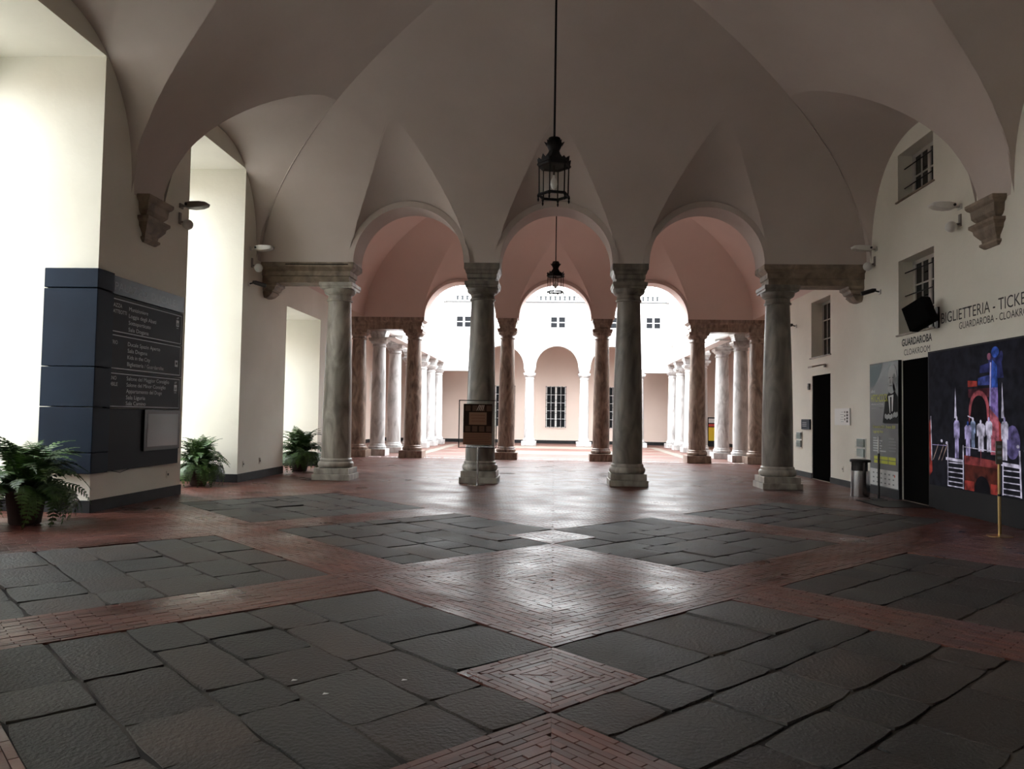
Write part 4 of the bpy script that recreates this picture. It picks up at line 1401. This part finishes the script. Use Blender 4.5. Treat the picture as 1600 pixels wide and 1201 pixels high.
ps([(16.86, 2.55), (16.77, 2.56), (16.77, 2.575), (16.86, 2.57)], gd, 3); ps([(16.70, 2.56), (16.62, 2.55), (16.62, 2.565), (16.70, 2.575)], gd, 3)
ps([(16.80, 2.53), (16.83, 2.44), (16.75, 2.44), (16.77, 2.53)], gm_, 3); ps([(16.84, 2.385), (16.70, 2.38), (16.70, 2.395), (16.84, 2.40)], gd, 3)
ps([(16.90, 2.17), (16.64, 2.20), (16.68, 1.85), (16.82, 1.80)], wt, 2)
ps([(16.80, 2.15), (16.73, 2.15), (16.72, 1.80), (16.79, 1.78)], gd, 3)
for i in range(5):
    ps(ell(17.02 - i * 0.075, 1.74 - 0.02 * (i % 2), 0.05, 0.055, 10), gl, 4, 'portrait_print')
for i in range(4):
    ps(ell(16.62 - i * 0.05, 1.76 + 0.02 * (i % 2), 0.042, 0.055, 10), gl, 4, 'portrait_print')
def ptext(s, y, z, cap, w, mat, k=3): return lettering(s, (px - 0.002 - 0.0015 * k, y - 17.05, z), (0, -1, 0), (0, 0, 1), cap, w, mat, po)
ptext('alfred', 17.77, 2.265, 0.07, 0.20, wt); ptext('HITCHCOCK', 17.77, 2.06, 0.165, 0.86, ylw, 6)
ptext('nei film della Universal Pictures', 17.77, 1.995, 0.030, 0.62, wt); ptext('a cura di Gianni Canova', 17.77, 1.91, 0.026, 0.44, gl)
ptext('13 novembre 2019 - 8 marzo 2020', 17.68, 1.475, 0.065, 1.12, ylw); ptext('Loggia degli Abati', 17.68, 1.375, 0.06, 0.52, ylw)
def rules(y0, ws, z0, dz, mat):
    mb = MB()
    for i, w in enumerate(ws): mb.quad((px - 0.005, y0 - 17.05, z0 - i * dz), (px - 0.005, y0 - w - 17.05, z0 - i * dz), (px - 0.005, y0 - w - 17.05, z0 - i * dz - 0.03), (px - 0.005, y0 - 17.05, z0 - i * dz - 0.03))
    mb.build('small_print', mat, po, recalc=False)['kind'] = 'stuff'
rules(17.68, [.18, .48, .40, .46, .42, .66], 1.27, 0.056, gl); rules(16.88, [.26, .34, .34, .36, .33], 1.27, 0.065, gm_)
for i in range(3):
    for j in range(2):
        flat_shape([(17.63 - i * 0.37, 0.86 - j * 0.085), (17.29 - i * 0.37, 0.86 - j * 0.085), (17.29 - i * 0.37, 0.79 - j * 0.085), (17.63 - i * 0.37, 0.79 - j * 0.085)], px - 0.005, ylw, 'yellow_strip', po, 17.05)
wp = flat_shape([(17.84, 0.21), (16.44, 0.21), (16.44, 0.575), (17.84, 0.575)], px - 0.004, M['paper'], 'sponsor_strip', po, 17.05)
for i in range(6):
    for j in range(3):
        flat_shape([(17.7 - i * 0.2, 0.5 - j * 0.1), (17.62 - i * 0.2, 0.5 - j * 0.1), (17.62 - i * 0.2, 0.47 - j * 0.1), (17.7 - i * 0.2, 0.47 - j * 0.1)], px - 0.006, gm_, 'sponsor_mark', po, 17.05)
flat_shape(ell(16.6, 0.47, 0.03, 0.03, 10), px - 0.006, red, 'sponsor_mark', po, 17.05)

# ------------------------------------------------------------------ large lit screen
ls = empty('video_wall', (XR, 12.75, 0))
tag(ls, 'large lit video screen showing a stage with a red and blue tower on the right wall', 'screen')
MB().box(-0.09, -0.002, 10.4 - 12.75, 15.11 - 12.75, 0.0, 2.97).build('casing', M['charcoal'], ls)
LX = -0.092
MB().box(LX - 0.004, LX, 10.45 - 12.75, 15.06 - 12.75, 0.44, 2.94).build('screen', emat('screen_dark', (0.006, 0.006, 0.009, 1), 1.0), ls)
ES = 0.5
def E(nm, c, s=1.0): return emat(nm, c, s * ES)
blu, pur, pnk, rd, wh, lav, brn, drk, dkb = E('lit_blue', (0.05, 0.12, 0.55, 1)), E('lit_purple', (0.32, 0.22, 0.62, 1)), E('lit_pink', (0.62, 0.16, 0.22, 1)), E('lit_red', (0.36, 0.045, 0.035, 1)), E('lit_white', (0.8, 0.75, 0.95, 1)), E('lit_lavender', (0.55, 0.48, 0.85, 1)), E('lit_brown', (0.10, 0.02, 0.012, 1)), E('lit_black', (0.004, 0.003, 0.005, 1)), E('lit_dark_blue', (0.03, 0.035, 0.14, 1))
def S(pts, mat, k, nm='screen_picture'): return flat_shape(pts, LX - 0.006 - 0.0012 * k, mat, nm, ls, 12.75)
def line(y0, z0, y1, z1, w, mat, k, nm='screen_picture'):
    dy, dz = y1 - y0, z1 - z0; l = math.hypot(dy, dz); ny, nz = -dz / l * w / 2, dy / l * w / 2
    return S([(y0 + ny, z0 + nz), (y1 + ny, z1 + nz), (y1 - ny, z1 - nz), (y0 - ny, z0 - nz)], mat, k, nm)
S([(13.05, 2.72), (12.70, 2.72), (12.62, 2.35), (13.0, 2.35)], dkb, 0)
S(ell(12.85, 2.78, 0.11, 0.09), blu, 1); S(ell(12.68, 2.70, 0.05, 0.09, 12), dkb, 1); S(ell(13.02, 2.72, 0.06, 0.06, 12), E('lit_rose', (0.28, 0.1, 0.16, 1)), 1)
S([(12.93, 2.66), (12.80, 2.56), (12.78, 2.15), (12.96, 2.15), (12.96, 2.45)], blu, 2)
S([(12.97, 2.2), (12.78, 2.2), (12.77, 1.7), (13.0, 1.85)], pur, 3); S([(13.01, 1.86), (12.78, 1.9), (12.74, 1.1), (13.0, 1.1)], pnk, 2)
S([(12.99, 2.62), (12.955, 2.62), (12.985, 1.9), (13.02, 1.9)], lav, 4)
S([(12.80, 1.7), (12.70, 1.6), (12.66, 1.05), (12.82, 1.05)], rd, 1)
S([(13.68, 2.35), (13.39, 2.33), (13.39, 2.24), (13.68, 2.24)], rd, 1); S([(13.36, 2.38), (12.98, 2.42), (12.98, 2.25), (13.36, 2.25)], E('lit_steel_blue', (0.06, 0.08, 0.3, 1)), 1)
S([(13.3, 2.58), (13.0, 2.62), (13.0, 2.46), (13.3, 2.46)], dkb, 1); S([(13.67, 2.2), (13.0, 2.2), (13.0, 2.05), (13.67, 2.05)], E('lit_wine', (0.09, 0.02, 0.03, 1)), 0)
arc = [(13.34 + 0.31 * math.cos(a), 1.84 + 0.33 * math.sin(a)) for a in [math.pi * i / 16 for i in range(17)]]
S(arc + [(13.03, 1.55), (13.65, 1.55)], E('lit_coral', (0.42, 0.09, 0.11, 1)), 1)
S([(13.34 + 0.235 * math.cos(math.pi * i / 16), 1.83 + 0.255 * math.sin(math.pi * i / 16)) for i in range(17)] + [(13.07, 1.5), (13.68, 1.5)], drk, 2)
S([(14.09, 2.27), (14.05, 1.7), (14.13, 1.7)], wh, 3); S([(12.66, 2.28), (12.61, 1.7), (12.69, 1.7)], wh, 3)
def fig(y, zt, zb, w, mat, mat2):
    h = zt - zb
    S(ell(y, zt - 0.055 * h / 0.6, 0.028, 0.045, 10), mat2, 5)
    S([(y + w * .5, zt - 0.2 * h), (y + w * .28, zt - 0.13 * h), (y - w * .28, zt - 0.13 * h), (y - w * .5, zt - 0.2 * h), (y - w * .45, zt - 0.55 * h), (y - w * .3, zt - 0.5 * h), (y - w * .32, zb), (y - w * .05, zb), (y, zt - 0.6 * h), (y + w * .05, zb), (y + w * .32, zb), (y + w * .3, zt - 0.5 * h), (y + w * .45, zt - 0.55 * h)], mat, 4)
fig(14.05, 1.76, 0.99, 0.20, lav, wh); fig(13.68, 1.66, 1.05, 0.22, lav, blu); fig(13.52, 1.72, 1.2, 0.16, E('lit_blue_white', (0.4, 0.5, 0.8, 1)), wh)
fig(13.28, 1.68, 1.14, 0.26, wh, wh); fig(13.04, 1.73, 1.14, 0.20, wh, lav); fig(12.60, 1.74, 1.03, 0.20, wh, lav)
S(ell(12.40, 1.32, 0.20, 0.27, 16), E('lit_violet', (0.16, 0.13, 0.33, 1)), 1)
line(13.68, 1.74, 13.50, 1.69, 0.02, wh, 6)
S([(13.80, 1.06), (12.76, 1.0), (12.78, 0.46), (13.80, 0.46)], brn, 3)
S([(13.80, 1.05), (12.76, 1.0), (12.76, 0.88), (13.80, 0.9)], E('lit_brick_red', (0.28, 0.05, 0.05, 1)), 4)
S([(13.25 + 0.23 * math.cos(math.pi * i / 14), 0.50 + 0.23 * math.sin(math.pi * i / 14)) for i in range(15)] + [(13.02, 0.455), (13.48, 0.455)], drk, 5)
for a, b in ((13.80, 13.50), (13.0, 12.78)): S([(a, 0.62), (b, 0.62), (b, 0.455), (a, 0.455)], rd, 4)
line(14.36, 1.23, 14.36, 0.47, 0.03, wh, 6); line(13.835, 1.23, 13.84, 0.46, 0.03, wh, 6)
for z in (0.9, 0.81, 0.73, 0.64, 0.56, 0.48): line(14.36, z, 13.84, z, 0.018, wh, 6)
S([(14.43, 0.99), (13.84, 0.97), (13.84, 0.92), (14.43, 0.94)], wh, 6)
line(12.65, 0.98, 12.66, 0.47, 0.03, wh, 6); line(12.21, 1.2, 12.18, 0.47, 0.04, wh, 6)
for z in (0.87, 0.78, 0.68, 0.58, 0.49): line(12.65, z, 12.18, z, 0.018, wh, 6)
S([(12.70, 1.0), (12.2, 0.98), (12.2, 0.92), (12.70, 0.94)], wh, 6)
line(13.8, 1.2, 12.76, 1.15, 0.016, wh, 6); line(13.28, 1.18, 13.28, 0.9, 0.012, pnk, 6); line(14.93, 1.2, 14.4, 1.2, 0.010, lav, 6)
for y in (14.9, 14.7, 14.58): line(y, 0.92, y - 0.2, 1.22, 0.018, E('lit_sand', (0.5, 0.35, 0.3, 1)), 5)
line(14.98, 1.74, 14.95, 0.9, 0.03, wh, 5); S([(15.05, 1.65), (14.98, 1.7), (14.94, 0.7), (15.05, 0.6)], rd, 3)
for y, z in ((14.58, 1.28), (14.39, 1.25), (12.25, 1.26)): S(ell(y, z, 0.04, 0.03, 8), wh, 7)
for i in range(9):
    S(ell(12.05 - (i % 5) * 0.3, 1.1 + 0.12 * (i % 3), 0.05, 0.16, 8), (dkb, lav, brn)[i % 3], 2)
line(12.1, 1.2, 10.6, 1.2, 0.016, wh, 5)


# ------------------------------------------------------------------ notice stand by the second column
ns = empty('notice_stand', (-1.775, 17.80, 0))
tag(ns, 'thin black framed notice stand with a dark brown poster before the left dark column', 'notice stand')
MB().lathe([(0.21, 0), (0.21, 0.012), (0.03, 0.02)], 28).build('base_plate', M['chrome'], ns)
MB().tube([(0.02, 0, 0.015), (0.02, 0, 0.88)], 0.02, 12).build('post', M['chrome'], ns, smooth=True, autosmooth=40)
mb = MB()
for x in (-0.445, 0.43): mb.box(x, x + 0.02, -0.015, 0.015, 0.86, 1.975)
for z in (0.86, 1.957): mb.box(-0.445, 0.45, -0.015, 0.015, z, z + 0.018)
mb.build('frame', M['black'], ns)
MB().box(-0.425, 0.43, -0.003, 0.003, 0.878, 1.957).build('glass_sheet', M['glass'], ns)
bd = MB().box(-0.335, 0.335, -0.010, -0.004, 0.935, 1.885).build('poster', flat('poster_dark_brown', (0.022, 0.012, 0.008, 1)), ns)
tan, tan2, bk = flat('poster_tan', (0.20, 0.115, 0.075, 1)), flat('poster_brown', (0.17, 0.085, 0.055, 1)), flat('poster_book_brown', (0.08, 0.045, 0.03, 1))
def pr(x0, x1, z0, z1, mat, nm, y=-0.012): return MB().box(x0, x1, y - 0.001, y, z0, z1).build(nm, mat, bd)
pr(-0.20, 0.21, 1.40, 1.69, tan, 'title_panel'); pr(-0.335, 0.335, 0.935, 1.215, tan2, 'text_panel')
for r0, zz in ((0, 1.72), (1, 1.24)):
    for i in range(4): pr(-0.29 + i * 0.165, -0.17 + i * 0.165, zz, zz + 0.13, bk, 'book_picture')
for i in range(3): pr(-0.16 + 0.01 * i, 0.17, 1.61 - i * 0.07, 1.635 - i * 0.07, tan2, 'print_line', -0.014)
for i in range(6): pr(-0.30, 0.30 - 0.03 * (i % 2), 1.17 - i * 0.04, 1.18 - i * 0.04, bk, 'print_line', -0.014)
mb = MB(); wh2 = flat('poster_light_sketch', (0.4, 0.33, 0.28, 1))
for i in range(4): mb.add([(-0.03 + i * 0.045, -0.015, 1.73), (-0.015 + i * 0.045, -0.015, 1.73), (0.05 + i * 0.035, -0.015, 1.86), (0.03 + i * 0.035, -0.015, 1.86)], [(0, 1, 2, 3)])
mb.build('sketch_print', wh2, bd, recalc=False)

# ------------------------------------------------------------------ things along the right wall
bn = empty('litter_bin', (6.62, 16.95, 0))
tag(bn, 'cylindrical steel and black litter bin in front of the exhibition poster', 'bin')
MB().lathe([(0.185, 0.0), (0.19, 0.02), (0.19, 0.56)], 32).build('bin_body', M['chrome'], bn, smooth=True, autosmooth=40)
MB().lathe([(0.15, 0.56), (0.15, 0.74)], 24).build('inner_liner', M['black'], bn, smooth=True, autosmooth=40)
for k in range(3):
    a = k * 2.09 + 0.6
    MB().box(0.165 * math.cos(a) - 0.02, 0.165 * math.cos(a) + 0.02, 0.165 * math.sin(a) - 0.02, 0.165 * math.sin(a) + 0.02, 0.56, 0.75).build('lid_support', M['chrome'], bn)
MB().lathe([(0.205, 0.74), (0.21, 0.75), (0.21, 0.785), (0.19, 0.80), (0.12, 0.805)], 32).build('lid', M['black'], bn, smooth=True, autosmooth=40)

s1 = empty('barrier_post', (6.74, 16.3, 0)); tag(s1, 'slim dark barrier post in front of the exhibition poster', 'post')
MB().lathe([(0.17, 0), (0.17, 0.012), (0.04, 0.03)], 28).build('base_plate', M['black'], s1, smooth=True, autosmooth=30)
MB().tube([(0, 0, 0.02), (0, 0, 0.96)], 0.022, 12).build('post', M['black'], s1, smooth=True, autosmooth=40)
MB().tube([(0, 0, 0.96), (0, 0, 1.31)], 0.017, 12).build('post_top', M['plaque'], s1, smooth=True, autosmooth=40)
s2 = empty('barrier_post', (6.40, 11.40, 0)); tag(s2, 'brass barrier post with a small sign plate in front of the lit screen', 'post')
MB().lathe([(0.17, 0), (0.17, 0.010), (0.04, 0.03)], 28).build('base_plate', M['brass'], s2, smooth=True, autosmooth=30)
MB().tube([(0, 0, 0.02), (0, 0, 0.58)], 0.022, 14).build('post', M['brass'], s2, smooth=True, autosmooth=40)
MB().tube([(0, 0, 0.57), (0, 0, 0.60)], 0.025, 14).build('joint_ring', M['black'], s2, smooth=True, autosmooth=40)
MB().tube([(0, 0, 0.60), (0, 0, 1.03)], 0.019, 14).build('post_upper', M['brass'], s2, smooth=True, autosmooth=40)
pl = bevel(MB().box(-0.045, 0.045, -0.012, 0.012, 1.03, 1.36).build('sign_plate', flat('grey_brown_plate', (0.12, 0.11, 0.10, 1)), s2), 0.006, 2)
for i in range(3): MB().box(-0.03, 0.03, -0.015, -0.0125, 1.10 + i * 0.08, 1.14 + i * 0.08).build('sign_print', M['signdim'], pl)

wpq = empty('wall_notice', (XR, 19.68, 1.52)); tag(wpq, 'white square notice with pictograms on the right wall beside the black doorway', 'notice')
MB().box(-0.03, 0, -0.50, 0.50, 0, 0.42).build('panel', M['plaque'], wpq)
for i in range(4): MB().box(-0.033, -0.0305, -0.40 - 0.0, -0.30, 0.07 + i * 0.075, 0.125 + i * 0.075).build('pictogram', M['ink'], wpq)
for i in range(3): MB().box(-0.033, -0.0305, -0.22, -0.17, 0.12 + i * 0.09, 0.17 + i * 0.09).build('pictogram', M['ink'], wpq)
for i in range(5): MB().box(-0.033, -0.0305, -0.12, 0.05 + 0.05 * (i % 2), 0.08 + i * 0.06, 0.09 + i * 0.06).build('print_line', M['signdim'], wpq)
bs = empty('wall_sign', (XR, 22.45, 1.37)); tag(bs, 'small dark blue sign left of the black doorway', 'sign')
MB().box(-0.04, 0, -0.36, 0.36, 0, 0.29).build('panel', M['blue'], bs)
for i in range(3): MB().box(-0.044, -0.0405, -0.1, 0.26, 0.09 + i * 0.05, 0.10 + i * 0.05).build('print_line', M['signline'], bs)
tealm = flat('teal_grey_paper', (0.30, 0.36, 0.34, 1))
for x, y, z, h, hw, lb in [(XR, 23.05, 0.82, 0.47, 0.22, 'clear leaflet holder below the small blue sign'), (XR, 18.5, 0.76, 0.46, 0.24, 'clear leaflet holder with greenish leaflets above the litter bin')]:
    b = empty('leaflet_holder', (x, y, z))
    MB().box(-0.014, -0.002, -hw, hw, 0, h).build('back_plate', M['plaque'], b)
    for j in range(2):
        MB().box(-0.05, -0.016, -hw * 0.85, hw * 0.85, 0.03 + j * h * 0.5, 0.03 + j * h * 0.5 + h * 0.4).build('leaflets', tealm, b)
        MB().box(-0.075, -0.070, -hw, hw, 0.0 + j * h * 0.5, 0.16 + j * h * 0.5).build('clear_pocket', M['glass'], b)
    tag(b, lb, 'leaflet holder')
b = empty('door_bell', (XR, 22.2, 2.5)); MB().box(-0.05, 0, -0.05, 0.05, 0, 0.18).build('housing', M['lampgrey'], b); MB().box(-0.055, -0.0505, -0.02, 0.02, 0.04, 0.10).build('button', M['black'], b)
tag(b, 'small grey box at the upper left corner of the black doorway', 'box')
mt = empty('door_mat', (6.72, 15.45, 0)); MB().box(-0.5, 0.48, -0.6, 0.62, 0.004, 0.014).build('mat_sheet', M['black'], mt)
MB().box(-0.53, -0.5, -0.62, 0.64, 0.003, 0.016).build('mat_edge', M['charcoal'], mt)
tag(mt, 'thin black door mat in front of the curtained doorway', 'mat')


# ------------------------------------------------------------------ hanging lanterns
def make_lantern(loc, ztop, label, k=1.0):
    r_ = empty('lantern', loc)
    r0 = 0.225 * k; h = 0.46 * k
    hexa = [(math.cos(math.pi / 3 * i + 0.25), math.sin(math.pi / 3 * i + 0.25)) for i in range(6)]
    def ring(nm, rad, z, t_):
        mb = MB()
        for i in range(6):
            a, b = hexa[i], hexa[(i + 1) % 6]
            mb.tube([(a[0] * rad, a[1] * rad, z), (b[0] * rad, b[1] * rad, z)], t_, 6)
        return mb.build(nm, M['iron'], r_)
    ring('lower_ring', r0 * 1.03, 0.05 * k, 0.022 * k); ring('upper_ring', r0 * 1.08, 0.05 * k + h, 0.026 * k)
    for i, (cx, cy) in enumerate(hexa):
        MB().tube([(cx * r0, cy * r0, 0.05 * k), (cx * r0 * 1.03, cy * r0 * 1.03, 0.05 * k + h)], 0.011 * k, 6).build('bar', M['iron'], r_)
        MB().lathe([(0.004, -0.06 * k), (0.016 * k, -0.03 * k), (0.010 * k, 0.0), (0.02 * k, 0.03 * k), (0.012 * k, 0.05 * k)], 8, cx * r0 * 1.06, cy * r0 * 1.06).build('finial', M['iron'], r_, smooth=True)
        nx, ny = hexa[(i + 1) % 6]
        z0, z1 = 0.06 * k, 0.04 * k + h
        MB().quad((cx * r0 * .98, cy * r0 * .98, z0), (nx * r0 * .98, ny * r0 * .98, z0), (nx * r0, ny * r0, z1), (cx * r0, cy * r0, z1)).build('pane', M['glass'], r_, recalc=False)
        # crown leaves along the eave
        ca, cb = Vector((cx, cy, 0)), Vector((nx, ny, 0))
        for j in range(3):
            p0 = ca.lerp(cb, j / 3) * r0 * 1.1; p1 = ca.lerp(cb, (j + 1) / 3) * r0 * 1.1
            hh = (0.13 if j == 1 else 0.09) * k
            o_ = (p0 + p1) / 2
            v = [(p0.x, p0.y, 0.05 * k + h), (p1.x, p1.y, 0.05 * k + h), (p1.x * 1.05, p1.y * 1.05, 0.05 * k + h + hh * .6), (o_.x * 1.12, o_.y * 1.12, 0.05 * k + h + hh), (p0.x * 1.05, p0.y * 1.05, 0.05 * k + h + hh * .6)]
            v2 = [(q[0] * .95, q[1] * .95, q[2]) for q in v]
            MB().add(v + v2, [(0, 1, 2, 3, 4), (9, 8, 7, 6, 5)] + [(i_, (i_ + 1) % 5, (i_ + 1) % 5 + 5, i_ + 5) for i_ in range(5)]).build('crown_leaf', M['iron'], r_)
    z = 0.05 * k + h
    MB().lathe([(r0 * 1.05, z), (r0 * 0.95, z + 0.03 * k), (r0 * 0.62, z + 0.13 * k), (r0 * 0.42, z + 0.19 * k), (r0 * 0.36, z + 0.23 * k)], 6, rot=0.25).build('roof', M['iron'], r_)
    MB().lathe([(r0 * 0.34, z + 0.22 * k), (r0 * 0.40, z + 0.25 * k), (r0 * 0.52, z + 0.31 * k), (r0 * 0.50, z + 0.36 * k), (r0 * 0.44, z + 0.38 * k), (r0 * 0.40, z + 0.42 * k), (r0 * 0.2, z + 0.43 * k)], 12).build('chimney_cap', M['iron'], r_, smooth=True, autosmooth=35)
    for i in range(8):
        a = i * math.pi / 4
        c, s = math.cos(a), math.sin(a)
        q = r0 * 0.52
        MB().add([(c * q - s * 0.03 * k, s * q + c * 0.03 * k, z + 0.30 * k), (c * q + s * 0.03 * k, s * q - c * 0.03 * k, z + 0.30 * k), (c * q * 1.35, s * q * 1.35, z + 0.37 * k), (c * q * .95, s * q * .95, z + 0.35 * k)], [(0, 1, 2), (1, 3, 2), (3, 0, 2), (0, 3, 1)]).build('cap_leaf', M['iron'], r_)
    MB().tube([(0, 0, z + 0.1 * k), (0, 0, 0.30 * k + 0.05)], 0.012, 8).build('lamp_holder', M['iron'], r_)
    MB().lathe([(0.006, 0.14 * k), (0.035 * k, 0.17 * k), (0.055 * k, 0.22 * k), (0.05 * k, 0.27 * k), (0.022 * k, 0.33 * k), (0.02 * k, 0.36 * k)], 14).build('bulb', M['bulb'], r_, smooth=True)
    MB().tube([(0, 0, z + 0.42 * k), (0, 0, ztop - loc[2])], 0.016, 8).build('cord', M['iron'], r_)
    MB().lathe([(0.02, ztop - loc[2] - 0.12), (0.07, ztop - loc[2] - 0.06), (0.09, ztop - loc[2])], 14).build('ceiling_rose', M['iron'], r_, smooth=True)
    tag(r_, label, 'lantern', 'hanging lanterns')


make_lantern((-0.05, 11.0, 4.77), 9.13, 'large black iron lantern hanging from the hall vault', 0.96)
make_lantern((0.0, 23.72, 5.45), 8.62, 'smaller black iron lantern hanging from the pink vault', 1.08)


# ------------------------------------------------------------------ potted ferns
def frond_mesh(seed):
    r_ = random.Random(seed)
    n = 15; Lf = 1.0
    mb = MB()
    rib = []
    up = r_.uniform(0.45, 0.8)
    for i in range(n + 1):
        t_ = i / n
        x = Lf * (t_ - 0.15 * t_ * t_)
        z = up * (t_ * 1.2 - 1.35 * t_ ** 2.2)
        rib.append(Vector((x, r_.uniform(-0.01, 0.01), z)))
    mb.tube(rib[::2] + [rib[-1]], 0.006, 3)
    for i in range(1, n):
        t_ = i / n
        ln = 0.20 * math.sin(math.pi * min(1, t_ * 0.95 + 0.08)) ** 0.7 * (1 - 0.35 * t_)
        d = (rib[i + 1] - rib[i]).normalized()
        for s in (-1, 1):
            side = Vector((d.x * 0.35, s, -0.25 + r_.uniform(-0.15, 0.1))).normalized()
            b = rib[i]; w = 0.026
            tip = b + side * ln
            m1 = b + side * ln * 0.5
            mb.add([b - d * w * 0.6, m1 - d * w + Vector((0, 0, 0.008)), tip, m1 + d * w + Vector((0, 0, 0.008)), b + d * w * 0.6], [(0, 1, 2, 3, 4)])
    me = bpy.data.meshes.new('frond'); me.from_pydata(mb.v, [], mb.f); me.materials.append(M['leaf']); me.update()
    return me


FR = [frond_mesh(k) for k in range(6)]


def fern(loc, size, seed, label, n=105):
    r_ = random.Random(seed)
    root = empty('potted_fern', loc)
    ph = 0.46 * size
    MB().lathe([(0.15 * size, 0.0), (0.17 * size, 0.02), (0.22 * size, ph * .85), (0.245 * size, ph * .86), (0.25 * size, ph), (0.22 * size, ph), (0.215 * size, ph * .9)], 24).build('pot', M['pot'], root, smooth=True, autosmooth=40)
    MB().lathe([(0.21 * size, ph * .86), (0.20 * size, ph * .93)], 20).build('soil', M['soil'], root)
    for i in range(n):
        o_ = bpy.data.objects.new('frond', FR[i % 6]); COL.objects.link(o_); o_.parent = root
        a = i * 2.399 + r_.uniform(-0.4, 0.4)
        tier = i / n
        rad = 0.1
        if tier < 0.40:      # hanging over the pot
            rad = 0.17
            tilt, s_, z_ = r_.uniform(0.35, 1.0), r_.uniform(0.52, 0.72), ph * 1.02
        elif tier < 0.75:    # arching outwards
            tilt, s_, z_ = r_.uniform(-0.55, 0.1), r_.uniform(0.52, 0.70), ph * 1.02
        else:                # upright in the middle
            tilt, s_, z_ = r_.uniform(-1.25, -0.6), r_.uniform(0.66, 0.86), ph * 0.98
        o_.rotation_euler = (r_.uniform(-0.35, 0.35), tilt, a)
        o_.scale = (s_ * size, s_ * size * 1.15, s_ * size)
        o_.location = (rad * size * math.cos(a), rad * size * math.sin(a), z_)
    tag(root, label, 'potted plant', 'potted ferns by the left wall')


fern((-7.35, 10.35, 0), 1.16, 3, 'bushy green fern in a dark pot in front of the blue information board', 120)
fern((-7.70, 16.3, 0), 1.0, 5, 'green fern in the recess just right of the information board pier')
fern((-7.02, 20.95, 0), 1.14, 8, 'green fern beside the left front column')

# ------------------------------------------------------------------ small litter and nail marks
for k, (x, y) in enumerate([(-1.3, 4.35), (-0.9, 4.62), (-1.55, 4.55)]):
    o_ = MB().add([(0, 0, 0.003), (0.03, 0.005, 0.006), (0.034, 0.02, 0.004), (0.004, 0.018, 0.008)], [(0, 1, 2, 3)]).build('paper_scrap', M['plaque'], loc=(x, y, 0.004), recalc=False)
    tag(o_, 'tiny white paper scrap on the dark slabs, %s of three' % ('middle', 'rightmost', 'leftmost')[k], 'litter', 'paper scraps')
